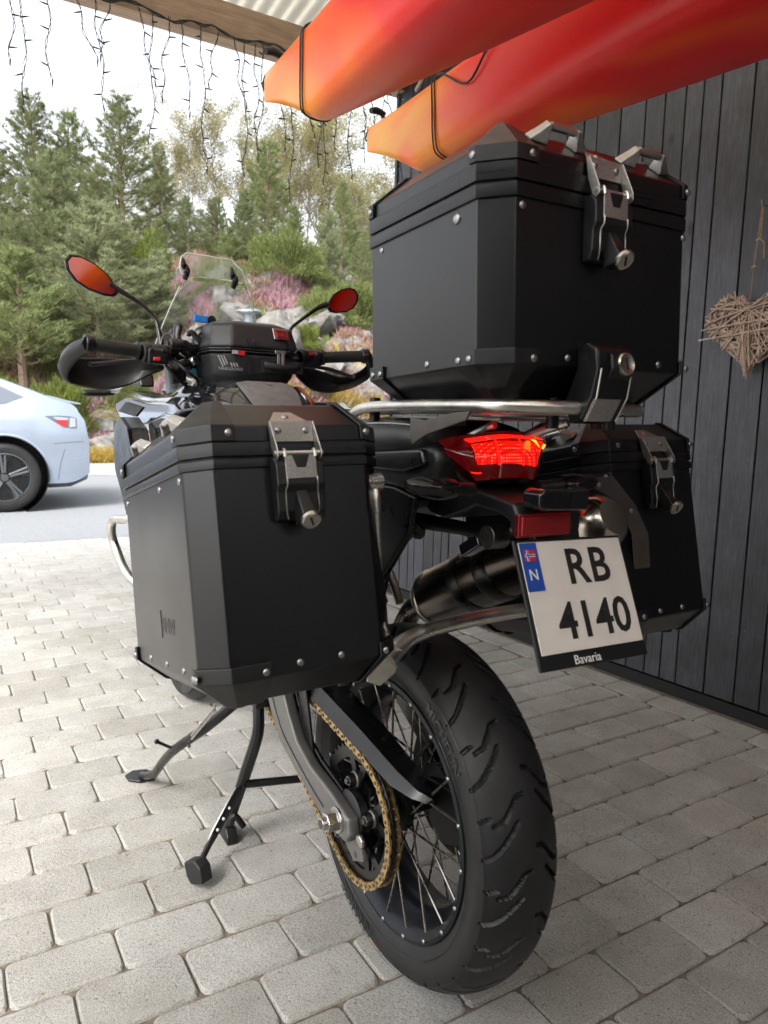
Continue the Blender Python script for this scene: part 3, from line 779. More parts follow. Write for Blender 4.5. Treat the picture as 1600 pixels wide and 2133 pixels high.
def case_handle(parent, p, along, nrm, L=.050, h=.020):
    """two folded triangular feet and a round bar"""
    a = Vector(along).normalized(); n = Vector(nrm).normalized(); T = frame(p, a, n.cross(a) * -1, None)
    b = a.cross(n)
    T = Matrix.Identity(4)
    for i in range(3): T[i][0], T[i][1], T[i][2], T[i][3] = a[i], b[i], n[i], p[i]
    e = MB().tube([(-L / 2 + .004, 0, h), (L / 2 - .004, 0, h)], .0052, 12).obj('handle', 'tube', parent, T=T)
    for sg in (-1, 1):
        mb = MB(); x = sg * L / 2
        base = [Vector((x, -.013, .0)), Vector((x, .013, .0)), Vector((x + sg * .024, .0075, .0)), Vector((x + sg * .024, -.0075, .0))]
        up = [Vector((x - sg * .003, -.006, h + .004)), Vector((x - sg * .003, .006, h + .004)), Vector((x + sg * .002, .006, h + .004)), Vector((x + sg * .002, -.006, h + .004))]
        mb.loft([[v for v in base], [v + Vector((0, 0, .003)) for v in base], [base[0].lerp(up[0], .5) + Vector((0, 0, .0)), base[1].lerp(up[1], .5), base[2].lerp(up[2], .62), base[3].lerp(up[3], .62)], up])
        mb.obj('foot', 'hasp', e, bevel=.0012, T=T)
        rv = rivet(e, T @ Vector((x + sg * .0195, 0, .004)), T.to_3x3() @ Vector((sg * .35, 0, 1)), .8)
    return e
def make_case(name, label, cat, loc, rot, w_, d_, hb, c, bl, bu, lidv, lidtop, lidins, bot, botins, lx, group=None, text=None, ex=(.062, .05), bex=(.085, .045), mirror=False, handles=(), rrow=(), srow=(), uprv=(), upside=()):
    t = thing(name, label, cat, loc, group, rot)
    def octo(ins, z):
        k = c + .414 * ins
        p = [(k, ins), (w_ - k, ins), (w_ - ins, k), (w_ - ins, d_ - k), (w_ - k, d_ - ins), (k, d_ - ins), (ins, d_ - k), (ins, k)]
        return [Vector((a, b, z)) for a, b in p]
    MB().loft([octo(0, -.004), octo(0, -hb), octo(botins, -bot)]).obj('body', 'powder', t, bevel=.0035, seg=3)
    MB().loft([octo(-.0035, -bl), octo(-.0035, -.0016)]).obj('lower_band', 'brushed_black', t, bevel=.001, seg=1)
    MB().loft([octo(.001, -.002), octo(.001, .002)]).obj('seal', 'slot', t)
    MB().loft([octo(-.0035, .0016), octo(-.0035, bu)]).obj('upper_band', 'brushed_black', t, bevel=.001, seg=1)
    MB().loft([octo(0, bu - .001), octo(0, lidv), octo(lidins, lidtop), octo(lidins + .012, lidtop + .001)]).obj('lid', 'powder', t, bevel=.003, seg=3)
    mx = lambda x: x
    for sx in (0, 1):
        for sy in (0, 1):
            def mp(x, y, z):
                return Vector((w_ - x if sx else x, d_ - y if sy else y, z))
            def strip(levels, exx, eyy, nm):
                rings = []
                for ins, z, e in levels:
                    k = c + .414 * ins; q = ins - .0030
                    kk = c + .414 * q
                    rings.append([mp(q, max(eyy + e, k + .002), z), mp(q, kk, z), mp(kk, q, z), mp(max(exx + e, k + .002), q, z)])
                mb = MB(); mb.loft(rings, closed=False)
                o = mb.obj(nm, 'plastic', t)
                s_ = o.modifiers.new('s', 'SOLIDIFY'); s_.thickness = .0034; s_.offset = 0
                b_ = o.modifiers.new('b', 'BEVEL'); b_.width = .0012; b_.segments = 2; b_.limit_method = 'ANGLE'; b_.angle_limit = R(20); o.modifiers.new('wn', 'WEIGHTED_NORMAL')
                for e in o.data.edges: e.use_edge_sharp = False
                return o
            exx, eyy = (ex if not (sx) else (ex[0] * .62, ex[1])); 
            strip([(0, bu + .0012, 0), (0, lidv, 0), (lidins, lidtop + .001, .0), (lidins + .010, lidtop + .003, .0)], exx, eyy, 'lid_corner')
            b0, b1 = bex if not sx else (bex[0] * .45, bex[1])
            strip([(0, -hb + .019, 0), (0, -hb, 0), (botins, -bot - .001, -.0), (botins + .012, -bot - .003, 0)], b0, b1, 'bottom_corner')
            if sy == 0:
                rivet(t, mp(exx - .009, -.0048, (bu + lidv) / 2 + .001), (0, -1, 0))
                rivet(t, mp(b0 - .009, -.0048, -hb + .007), (0, -1, 0))
            sdn = (1, 0, 0) if sx else (-1, 0, 0)
            rivet(t, mp(-.0048, eyy - .008, (bu + lidv) / 2 + .001), sdn)
            rivet(t, mp(-.0048, b1 - .007, -hb + .007), sdn); 
            if not sx or sy: rivet(t, mp(-.0048, b1 - .030 if b1 > .06 else b1 - .019, -hb + .007), sdn)
    for x in rrow: rivet(t, (x, -.0002, -hb + .011), (0, -1, 0))
    for y in srow:
        rivet(t, (0, y, -hb + .010), (-1, 0, 0)); rivet(t, (w_, y, -hb + .010), (1, 0, 0))
    for x in uprv: rivet(t, (x, -.0002, -bl - .009), (0, -1, 0))
    for y in upside: rivet(t, (0, y, -bl - .009), (-1, 0, 0))
    # latch
    sl_ = (lidtop - lidv) / lidins; nb = Vector((0, -(lidtop - lidv), lidins)).normalized(); up = Vector((0, lidins, lidtop - lidv)).normalized()
    L = Matrix.Translation((lx, 0, 0)) @ Matrix.Diagonal((.90, 1, 1, 1))
    hp = MB()
    e0 = Vector((0, 0, lidv)) + nb * .0022
    q = [(-.033, 0), (.033, 0), (.012, .028), (-.015, .028)]
    hp.loft([[e0 + Vector((a, 0, 0)) + up * b for a, b in q], [e0 + nb * .002 + Vector((a, 0, 0)) + up * b for a, b in q]])
    hp.box((0, -.0055, (lidv + bu) / 2 + .002), (.066, .002, lidv - bu + .006))
    for sg in (-1, 1):
        hp.prism([(-.002, lidv + .004), (-.008, lidv + .005), (-.0262, .006), (-.0262, -.004), (-.020, -.008), (-.014, -.002), (-.006, bu - .004)], 'x', sg * .034 - .001, sg * .034 + .001)
    h = hp.obj('hasp', 'hasp', t, bevel=.0006, seg=1, T=L)
    MB().cyl((-.038, -.0205, .0015), (.038, -.0205, .0015), .0032, n=12).obj('hinge_pin', 'tube', h, T=L)
    for x in (-.022, .022): rivet(h, L @ Vector((x, -.0068, (lidv + bu) / 2 + .003)), (0, -1, 0), .95)
    rivet(h, L @ (e0 + nb * .002 + up * .015 + Vector((-.002, 0, 0))), nb, .95)
    lv = MB().prism([(0, -.002), (-.015, -.003), (-.0235, -.012), (-.0245, -.040), (-.0195, -.048), (-.0185, -.074), (-.012, -.084), (0, -.086)], 'x', -.0375, .0375).obj('latch_body', 'plastic', t, bevel=.0025, seg=2, T=L)
    MB().prism([(-.024, -.002), (.024, -.002), (.024, -.032), (-.024, -.032)], 'y', -.0262, -.0238).obj('latch_plate', 'hasp', lv, bevel=.0006, seg=1, T=L)
    MB().prism([(-.014, -.001), (.014, -.001), (.007, -.018), (-.007, -.018)], 'y', -.0275, -.0255).obj('finger_notch', 'plastic', lv, bevel=.001, seg=1, T=L)
    for sg in (-1, 1):
        MB().tube([(sg * .0235, -.019, .0055), (sg * .0235, -.0245, .005), (sg * .0235, -.0262, -.004)], .0022, 8, 3).obj('hook', 'tube', lv, T=L)
        MB().tube([(sg * .0235, -.0262, -.030), (sg * .0235, -.0262, -.040), (sg * .0250, -.0215, -.048), (sg * .0255, -.0210, -.070), (sg * .0235, -.0175, -.079), (sg * .021, -.014, -.083)], .0011, 6, 3).obj('wire_bail', 'tube', lv, T=L)
    kc = MB(); rings = []
    for z, y, ww, dd in ((-.046, -.0195, .010, .004), (-.060, -.0285, .0115, .008), (-.0815, -.043, .0135, .012), (-.0895, -.040, .0120, .014)):
        rings.append([Vector((-ww, y + dd + .012, z - .004)), Vector((-ww * .8, y, z)), Vector((ww * .8, y, z)), Vector((ww, y + dd + .012, z - .004))])
    kc.loft(rings).obj('key_cover', 'plastic', lv, bevel=.0018, seg=2, T=L)
    lock_disc(lv, L @ Vector((0, -.0425, -.0880)), (0, -.72, -.70), .0112)
    for p_, al, nr in handles: case_handle(t, p_, al, nr, .050 if al[0] else .040, .020 if al[0] else .013)
    for fx in (.06, w_ - .06):
        for fy in (.07, d_ - .07): MB().cyl((fx, fy, -bot + .002), (fx, fy, -bot - .008), .012, .011, 14).obj('foot_pad', 'rubber', t)
    return t, L
pan = dict(w_=.281, d_=.419, hb=.280, c=.033, bl=.0140, bu=.0195, lidv=.041, lidtop=.0775, lidins=.043, bot=.316, botins=.042)
nl = Vector((-.0365, 0, .043)).normalized()
lp, LL = make_case('pannier_case', 'black aluminium pannier with BMW embossed low on its outer side, left of the rear wheel', 'pannier', (-.472, -.168, .988), (R(-11.47), R(-1.2), 0), lx=.139, group='matching black luggage cases',
    handles=[((.020, .120, .058), (0, 1, 0), nl), ((.020, .320, .058), (0, 1, 0), nl)], rrow=(.125, .185), srow=(.10, .19, .29), uprv=(), upside=(.015 + .03, .15, .37), **pan)
tx = text_obj('embossed_lettering', 'BMW', .031, 'powder', frame((-.0003, .163, -.215), (0, -1, 0), (0, 0, 1), (-1, 0, 0)), lp, 'raised BMW letters', extrude=.00015, bold=.0)
MB().box((-.0003, .203, -.213), (.0010, .0025, .040)).obj('embossed_bar', 'powder', lp)
nr_ = Vector((.0365, 0, .043)).normalized(); nl2 = Vector((-.0365, 0, .043)).normalized()
rp, RL = make_case('pannier_case', 'black aluminium pannier beside the plank wall, behind the muffler and number plate', 'pannier', (.236, -.166, .976), (R(-11.4), R(-.9), R(.2)), lx=.143, group='matching black luggage cases',
    handles=[((.020, .105, .060), (0, 1, 0), nl2), ((.020, .30, .060), (0, 1, 0), nl2)], rrow=(.07, .125, .185), srow=(.16, .28), uprv=(.02,), upside=(.05,), **pan)
top = dict(w_=.378, d_=.334, hb=.221, c=.034, bl=.0190, bu=.0235, lidv=.043, lidtop=.086, lidins=.052, bot=.262, botins=.055)
nrear = Vector((0, -.043, .052)).normalized()
tc, TL = make_case('top_case', 'black aluminium top case standing highest, on the tubular rear rack', 'top case', (-.147, -.332, 1.337), (R(-2.56), R(-.6), R(-.7)), lx=.180, group='matching black luggage cases',
    handles=[((.125, .029, .0675), (1, 0, 0), nrear), ((.288, .029, .0675), (1, 0, 0), nrear)], rrow=(.125, .30), srow=(.145,), uprv=(.045, .345), upside=(.27,), ex=(.066, .045), bex=(.072, .072), **top)
rivet(tc, (0, .075, -.032), (-1, 0, 0), 1.5, 'screw')
# rack lock lever at the foot of the top case
lk = MB().prism([(.0, -.192), (-.018, -.190), (-.036, -.200), (-.040, -.226), (-.030, -.262), (-.012, -.290), (.012, -.296), (.02, -.262), (.0, -.225)], 'x', .140, .206).obj('rack_lever', 'satin', tc, bevel=.004, seg=3)
MB().prism([(-.039, -.204), (-.044, -.210), (-.046, -.226), (-.036, -.240)], 'x', .160, .202).obj('lever_cap', 'plastic', lk, bevel=.002)
lock_disc(lk, (.184, -.0455, -.219), (0, -1, .12), .0125, .1)
MB().prism([(-.0300, -.264), (-.0322, -.264), (-.0140, -.2925), (-.0118, -.2925)], 'x', .142, .192).obj('clamp_plate', 'hasp', lk, bevel=.0006, seg=1)
for x in (.145, .201): MB().tube([(x, -.0405, -.226), (x, -.033, -.262), (x, -.014, -.292)], .0012, 6).obj('lever_edge', 'tube', lk)

# ================================================================== motorcycle
bike = thing('motorcycle', 'black adventure motorcycle on its centre stand seen from behind, tail lamp lit', 'motorcycle', (0, 0, 0))
WC = Vector((0, 0, .35))
def bo(mb, name, mat, parent=None, **kw): return mb.obj(name, mat, parent or bike, **kw)

# ---- rear tyre with cut tread
def tyre_mesh(cx, cyz, rad, hw, rb, tread=True, nth=1008, name='tyre'):
    prof = [(-hw * .74, rb - .004), (-hw * .80, rb + .006), (-hw * .93, rb + .020), (-hw * .995, rb + .042), (-hw * 1.0, rb + .052), (-hw * .965, rad - .036)]
    arc = []
    for t in np.linspace(-1, 1, 57 if tread else 15):
        a = t * 1.02; arc.append((hw * .955 * math.sin(a) / math.sin(1.02), rad - (1 - math.cos(a)) * .068))
    prof += arc + [(-x, r) for x, r in prof[::-1]]
    prof = np.array(prof); npf = len(prof)
    th = np.arange(nth) / nth * 2 * np.pi
    rr = np.repeat(prof[None, :, 1], nth, 0).copy(); xx = np.repeat(prof[None, :, 0], nth, 0)
    if tread:
        per = 2 * np.pi * rad / 18; s = (th * rad)[:, None]
        seg = []
        for sg, sh in ((-1, 0), (1, .036)):
            A = [(.071, .002), (.058, .012), (.022, .054)]; B = [(.056, .054), (.043, .058), (.020, .088), (.007, .092)]; Cc = [(.069, .062), (.060, .066)]
            for L_ in (A, B, Cc):
                for p, q in zip(L_[:-1], L_[1:]): seg.append((sg * p[0], p[1] + sh, sg * q[0], q[1] + sh))
        dmin = np.full(rr.shape, 1.0); sp = np.mod(s, per)
        for x0, s0, x1, s1 in seg:
            for k in (-1, 0, 1):
                dx, ds = x1 - x0, s1 - s0; px = xx - x0; ps = -sp + (k + 1) * per - s0
                t = np.clip((px * dx + ps * ds) / (dx * dx + ds * ds), 0, 1)
                dmin = np.minimum(dmin, np.hypot(px - t * dx, ps - t * ds))
        m = np.ones(npf); m[:6] = 0; m[-6:] = 0
        rr -= .0085 * np.clip((.0034 - dmin) / .0009, 0, 1) * m[None]
        rr[:, 6] -= .0015; rr[:, -7] -= .0015
    V = np.stack([cx + xx, cyz[0] - rr * np.sin(th)[:, None], cyz[1] + rr * np.cos(th)[:, None]], -1).reshape(-1, 3)
    i = np.arange(nth)[:, None] * npf; j = ((np.arange(nth) + 1) % nth)[:, None] * npf; c = np.arange(npf - 1)[None]
    F = np.stack([i + c, i + c + 1, j + c + 1, j + c], -1).reshape(-1, 4)
    return arr_mesh(name, V, F, 'rubber', True)
def rim_obj(c, rs, hw, name='rear_wheel', mat='rim'):
    k = rs / .226; h = hw / .066
    pr = [(.231, -.066), (.2325, -.062), (.224, -.057), (.219, -.050), (.209, -.031), (.197, -.020), (.197, .020), (.209, .031), (.219, .050), (.224, .057), (.2325, .062), (.231, .066),
          (.224, .0675), (.213, .060), (.206, .046), (.193, .027), (.188, .020), (.186, 0), (.188, -.020), (.193, -.027), (.206, -.046), (.213, -.060), (.224, -.0675)]
    return MB().lathe([(r * k, x * h) for r, x in pr], c, (1, 0, 0), 96, closed=False).lathe([(pr[-1][0] * k, pr[-1][1] * h), (pr[0][0] * k, pr[0][1] * h)], c, (1, 0, 0), 96).obj(name, mat, bike, sharp=50)
rw = rim_obj(WC, .226, .066)
o = bpy.data.objects.new('tyre', tyre_mesh(0, (0, .35), .32, .0765, .2245)); COL.objects.link(o); o.parent = rw
smooth_mesh(o.data, 32)
def wheel_text(body, size, rad, phi0, x, parent, flip=1, sp=1.05):
    m = text_mesh(body, size, extrude=.0003, spacing=sp, bold=.0006)
    bm = bmesh.new(); bm.from_mesh(m)
    bmesh.ops.subdivide_edges(bm, edges=[e for e in bm.edges if e.calc_length() > .006], cuts=2); bm.to_mesh(m); bm.free()
    for v in m.vertices:
        ph = phi0 + v.co.x / rad; r = rad + v.co.y
        # follow the bulging sidewall
        xr = x - .0040 * max(0, 1 - ((r - .276) / .03) ** 2) - v.co.z
        v.co = Vector((xr, -r * math.sin(ph), .35 + r * math.cos(ph)))
    m.materials.append(M['rubbertext'])
    o = bpy.data.objects.new('sidewall_lettering', m); COL.objects.link(o); o.parent = parent; return o
wheel_text('MICHELIN', .026, .268, R(42), -.0735, rw)
wheel_text('ANAKEE', .032, .270, R(198), -.0735, rw)
for rr_ in (.251, .291): MB().lathe([(rr_ - .0006, -.0006), (rr_, -.0014), (rr_ + .0006, -.0006)], (-.0745 if rr_ < .28 else -.0735, 0, .35), (1, 0, 0), 120).obj('sidewall_ridge', 'rubbertext', rw)
MB().lathe([(.0, -.075), (.032, -.075), (.034, -.06), (.050, -.055), (.052, -.040), (.044, -.034), (.030, -.02), (.028, .02), (.044, .034), (.052, .04), (.050, .055), (.036, .062), (.034, .09), (0, .09)], WC, (1, 0, 0), 40).obj('hub', 'plastic', rw)
for i in range(20):
    for sg in (-1, 1):
        a0 = 2 * math.pi * (i + (.5 if sg > 0 else 0)) / 20; tw = R(38) * (1 if i % 2 else -1)
        a1 = a0; ah = a0 + tw
        p1 = Vector((sg * .058, -.214 * math.sin(a1), .35 + .214 * math.cos(a1))); p0 = Vector((sg * (.046 if i % 2 else .040), -.047 * math.sin(ah), .35 + .047 * math.cos(ah)))
        MB().tube([p0, p1], .00215, 6).obj('spoke', 'spoke', rw)
        MB().dome((sg * .0672, -.2245 * math.sin(a1), .35 + .2245 * math.cos(a1)), (sg, 0, 0), .0042, .0022, 10).obj('spoke_nut', 'rivet', rw)
# brake disc
def ring_plate(c, ri, ro, x0, x1, n=64): return MB().lathe([(ri, x0), (ro, x0), (ro, x1), (ri, x1), (ri, x0)], c, (1, 0, 0), n)
disc = bo(ring_plate(WC, .098, .132, .078, .083), 'brake_disc', 'darksteel')
for i in range(6):
    a = i * math.pi / 3; p0 = WC + Vector((.08, .04 * math.cos(a), .04 * math.sin(a))); p1 = WC + Vector((.08, .103 * math.cos(a + .25), .103 * math.sin(a + .25)))
    MB().tube([p0, p1], .008, 6).obj('disc_arm', 'plastic', disc)
bo(MB().prism([(-.03, .40), (-.09, .43), (-.155, .41), (-.165, .36), (-.12, .325), (-.07, .335), (-.03, .35)], 'x', .055, .10), 'brake_caliper', 'plastic', bevel=.006)
bo(MB().prism([(.0, .385), (-.085, .392), (-.125, .345), (-.115, .300), (-.06, .275), (-.01, .30)], 'x', .020, .052), 'caliper_bracket', 'plastic', bevel=.006)
# sprocket
sp = MB(); T_ = 42; rt = .1185
prof = []
for i in range(T_ * 4):
    a = 2 * math.pi * i / (T_ * 4); r_ = rt + (.0042, .0, -.0045, .0)[i % 4]; prof.append((r_ * math.cos(a), r_ * math.sin(a)))
n4 = len(prof); inner = [(.096 * math.cos(2 * math.pi * i / n4), .096 * math.sin(2 * math.pi * i / n4)) for i in range(n4)]
ro = lambda P_, x: [Vector((x, WC.y + a, WC.z + b)) for a, b in P_]
sp.loft([ro(inner, -.1215), ro(prof, -.1215), ro(prof, -.1275), ro(inner, -.1275), ro(inner, -.1215)], cap=False)
for i in range(5):
    a = 2 * math.pi * i / 5 + .3
    for da in (-.24, .24):
        p0 = (WC.y + .052 * math.cos(a), WC.z + .052 * math.sin(a)); p1 = (WC.y + .10 * math.cos(a + da), WC.z + .10 * math.sin(a + da))
        d = Vector((p1[0] - p0[0], p1[1] - p0[1])).normalized(); q = Vector((-d.y, d.x)) * .008
        sp.prism([(p0[0] + q.x, p0[1] + q.y), (p0[0] - q.x, p0[1] - q.y), (p1[0] - q.x, p1[1] - q.y), (p1[0] + q.x, p1[1] + q.y)], 'x', -.1272, -.1218)
spk = bo(sp, 'sprocket', 'satin', sharp=30)
MB().lathe([(.062, -.118), (.064, -.105), (.055, -.085), (.035, -.08)], WC, (1, 0, 0), 40).obj('carrier', 'satin', spk)
MB().lathe([(.030, -.121), (.042, -.121), (.046, -.128), (.044, -.142), (.036, -.147), (.020, -.147)], WC, (1, 0, 0), 40).obj('bearing_cover', 'satin', spk)
for i in range(5):
    a = 2 * math.pi * i / 5 + .3; c_ = WC + Vector((-.128, .064 * math.cos(a), .064 * math.sin(a)))
    MB().lathe([(.0155, .0), (.0155, -.006), (.012, -.007), (.012, -.009)], c_, (1, 0, 0), 20).cyl(c_, c_ + Vector((-.019, 0, 0)), .0095, n=6).cyl(c_ + Vector((-.018, 0, 0)), c_ + Vector((-.023, 0, 0)), .0055, n=12).obj('sprocket_nut', 'darksteel', spk, bevel=.0008, seg=1)
# chain
FS = Vector((0, .60, .522)); fr = .046; rr0 = .1185
path = []
dvec = Vector((FS.y - WC.y, FS.z - WC.z)); D_ = dvec.length; base = math.atan2(dvec.y, dvec.x); off = math.acos((rr0 - fr) / D_)
aT = base + off; aB = base - off
tr_ = Vector((math.cos(aT), math.sin(aT))); br_ = Vector((math.cos(aB), math.sin(aB)))
p_tr = Vector((WC.y, WC.z)) + tr_ * rr0; p_tf = Vector((FS.y, FS.z)) + tr_ * fr; p_bf = Vector((FS.y, FS.z)) + br_ * fr; p_br = Vector((WC.y, WC.z)) + br_ * rr0
Lup = (p_tf - p_tr).length; Larc = rr0 * (2 * math.pi - 2 * off)
tot = Lup * 2 + Larc + fr * 2 * off
def chain_at(s):
    s = s % tot
    if s < Lup: t = s / Lup; p = p_tf.lerp(p_tr, t); p = p + Vector((0, -.006 * math.sin(math.pi * t))); return p
    s -= Lup
    if s < Larc: a = aT + s / rr0; return Vector((WC.y, WC.z)) + Vector((math.cos(a), math.sin(a))) * rr0
    s -= Larc
    if s < Lup: t = s / Lup; p = p_br.lerp(p_bf, t); return p + Vector((0, .004 * math.sin(math.pi * t)))
    s -= Lup; a = aB + s / fr; return Vector((FS.y, FS.z)) + Vector((math.cos(a), math.sin(a))) * fr
nl_ = int(round(tot / .01587)); nl_ += nl_ % 2; pt = tot / nl_
chain = bo(MB().tube([Vector((-.1245, *chain_at(i * pt / 2))) for i in range(nl_ * 2 + 1)], .0052, 6, cap=False), 'chain', 'chainblack')
def link_mesh(xo, wd):
    prof = []
    for sg in (-1, 1):
        for k in range(9):
            a = R(-120 + 30 * k) if sg > 0 else R(60 + 30 * k); prof.append((sg * .0079 + .0072 * math.cos(a), .0072 * math.sin(a)))
    mb = MB()
    for s_ in (-1, 1): mb.prism(prof, 'x', s_ * xo - wd / 2, s_ * xo + wd / 2)
    for q in (-.0079, .0079): mb.cyl((-xo - .0022, q, 0), (xo + .0022, q, 0), .0031, n=8)
    m = mb.mesh('link'); m.materials.append(M['gold']); m.materials.append(M['darksteel'])
    for p in m.polygons[-20:]: p.material_index = 1
    smooth_mesh(m, 40); return m
lm = [link_mesh(.0108, .0019), link_mesh(.0082, .0019)]
for i in range(nl_):
    a = chain_at(i * pt); b = chain_at((i + 1) * pt); d = b - a; c_ = (a + b) / 2
    o = bpy.data.objects.new('link', lm[i % 2]); COL.objects.link(o); o.parent = chain
    o.matrix_local = Matrix.Translation((-.1245, c_.x, c_.y)) @ Matrix.Rotation(math.atan2(d.y, d.x), 4, 'X')
# swingarm
sa = bo(MB().prism([(.66, .478), (.45, .480), (.335, .462), (.306, .425), (.262, .383), (.127, .339), (.045, .317), (-.028, .318), (-.044, .338), (-.036, .366), (.030, .382), (.120, .394), (.180, .418), (.222, .462), (.262, .515), (.45, .535), (.66, .54)], 'x', -.166, -.142), 'swingarm', 'swing', bevel=.006, seg=3)
MB().prism([(.66, .49), (.45, .49), (.335, .475), (.29, .43), (.24, .40), (.12, .36), (.0, .345), (.0, .375), (.120, .400), (.180, .424), (.222, .470), (.262, .525), (.45, .545), (.66, .55)], 'x', -.1415, -.133).obj('inner_rail', 'satin', sa, bevel=.003)
MB().tube([(-.1664, .46, .497), (-.1664, .33, .486), (-.1664, .275, .438), (-.1664, .235, .406), (-.1664, .13, .366), (-.1664, .055, .344)], .0013, 6, 4).obj('groove', 'slot', sa)
MB().prism([(.66, .478), (.45, .480), (.3, .43), (.127, .33), (.0, .312), (-.044, .338), (-.036, .376), (.120, .40), (.262, .515), (.45, .535), (.66, .54)], 'x', .118, .150).obj('right_arm', 'satin', sa, bevel=.006)
MB().box((0, .50, .51), (.27, .10, .06)).obj('cross_member', 'satin', sa, bevel=.01)
MB().prism([(.222, .56), (.195, .56), (.150, .42), (.146, .385), (.165, .372), (.192, .380), (.206, .41)], 'x', -.146, -.1405).obj('guard_bracket', 'satin', sa, bevel=.0015)
rivet(sa, (-.1468, .170, .394), (-1, 0, 0), 1.25, 'bolt')
# axle
ax = bo(MB().cyl((-.164, 0, .348), (-.170, 0, .348), .0225, n=32).cyl((-.170, 0, .348), (-.190, 0, .348), .0178, n=6).cyl((-.189, 0, .348), (-.199, 0, .348), .0120, .0108, n=24), 'axle_nut', 'steel', bevel=.0012)
MB().cyl((-.199, 0, .348), (-.1996, 0, .348), .008, n=20).obj('axle_bore', 'darksteel', ax)
bo(MB().prism([(-.048, .342), (-.048, .332), (-.064, .325), (-.070, .330), (-.068, .340), (-.058, .346)], 'x', -.156, -.148), 'chain_adjuster', 'steel', bevel=.002)
bo(MB().prism([(-.005, .34), (-.05, .335), (-.065, .30), (-.03, .282), (.0, .30)], 'x', -.150, -.142), 'adjuster_plate', 'swing', bevel=.002)
# chain guard
cg = MB(); rings = []
for y, x0, x1, zt, zb in ((.36, -.137, -.076, .560, .530), (.15, -.137, -.074, .528, .500), (.0, -.134, -.073, .503, .476), (-.11, -.126, -.074, .474, .452), (-.150, -.112, -.078, .456, .446), (-.168, -.095, -.082, .446, .441)):
    rings.append([Vector((x0 - .002, y, zb)), Vector((x0 + .010, y, zt)), Vector((x1, y, zt - .004)), Vector((x1 + .001, y, zt - .009)), Vector((x0 + .013, y, zt - .005)), Vector((x0 + .001, y, zb))])
bo(cg.loft(rings), 'chain_guard', 'satin', bevel=.001, seg=1)
# ---- centre stand
cs = bo(MB().tube([(-.135, .46, .42), (-.140, .445, .375), (-.142, .445, .32), (-.152, .49, .215), (-.160, .535, .12), (-.166, .575, .035), (-.166, .590, .016)], [.013, .013, .0135, .014, .0125, .0115, .011], 10, 3), 'centre_stand', 'plastic')
MB().tube([(.135, .46, .42), (.142, .445, .32), (.152, .49, .215), (.166, .575, .035)], .0155, 10, 3).obj('leg', 'plastic', cs)
MB().tube([(-.152, .495, .180), (.150, .455, .155)], .0095, 12).obj('cross_tube', 'plastic', cs)
for sg in (-1, 1): MB().prism([(.545, .002), (.62, .002), (.632, .014), (.622, .036), (.56, .040), (.545, .022)], 'x', sg * .166 - .013, sg * .166 + .013).obj('rocker_foot', 'plastic', cs, bevel=.003)
MB().tube([(-.168, .498, .172), (-.190, .494, .140), (-.232, .478, .088), (-.250, .466, .070)], [.0105, .0125, .0115, .0085], 10, 3, flat=.45).obj('lever_plate', 'satin', cs)
MB().tube([(-.172, .54, .060), (-.165, .535, .085), (-.145, .525, .055)], .008, 8, 4).obj('spring_loop', 'plastic', cs)
MB().tube([(-.235, .477, .086), (-.262, .456, .060), (-.280, .440, .046)], .0072, 10, 3).obj('pedal_rod', 'satin', cs)
Tp = Matrix.Translation((-.283, .432, .040)) @ Matrix.Rotation(R(24), 4, 'Z') @ Matrix.Rotation(R(-22), 4, 'X')
MB().prism([(-.021, -.026), (.020, -.026), (.028, -.010), (.026, .024), (-.012, .026), (-.026, .008)], 'x', -.016, .016).obj('pedal_rubber', 'rubber', cs, bevel=.004, T=Tp)
for k in (.1, .45, .8): MB().dome(Vector((-.190, .4875, .141)).lerp(Vector((-.236, .470, .086)), k), (-.6, -.7, .35), .0036, .0016, 10).obj('plate_rivet', 'greyprint', cs)
# footrest bracket under the case
fb_ = bo(MB().prism([(.40, .40), (.50, .40), (.56, .48), (.52, .60), (.40, .60), (.38, .50)], 'x', -.165, -.13), 'footrest_bracket', 'plastic', bevel=.004)
MB().tube([(-.165, .47, .425), (-.215, .47, .42)], .013, 12).obj('footrest', 'darksteel', fb_)
MB().lathe([(.0, -.235), (.012, -.235), (.0155, -.225), (.0155, -.215), (.012, -.205), (.0155, -.198), (.0155, -.19), (.011, -.18)], (0, .49, .425), (1, 0, 0), 20).obj('shift_peg', 'steel', fb_)
# ---- side stand
ss = bo(MB().tube([(-.150, .50, .40), (-.215, .585, .300), (-.262, .70, .205), (-.270, .80, .128), (-.274, .875, .064), (-.282, .955, .022), (-.284, .985, .012)], [.0135, .0125, .012, .0115, .011, .0105, .010], 12, 4), 'side_stand', 'satin')
MB().prism([(-.325, 1.01), (-.30, 1.03), (-.262, 1.02), (-.246, .985), (-.255, .955), (-.295, .955), (-.322, .98)], 'z', .003, .011).obj('stand_foot', 'satin', ss, bevel=.003)
MB().tube([(-.262, .712, .200), (-.306, .708, .231)], .0040, 8).obj('tang', 'satin', ss)
MB().dome((-.304, .708, .230), (-.8, -.1, .55), .0065, .008, 10).obj('tang_knob', 'satin', ss)
for dz in (0, .009): MB().tube([(-.245, .615 , .262 + dz), (-.222, .50, .374 + dz)], .0028, 6).obj('spring', 'steel', ss)
MB().tube([(-.247, .625, .250), (-.247, .640, .257), (-.247, .645, .243), (-.247, .630, .235), (-.247, .620, .245)], .0024, 6, 3).obj('spring_hook', 'darksteel', ss)
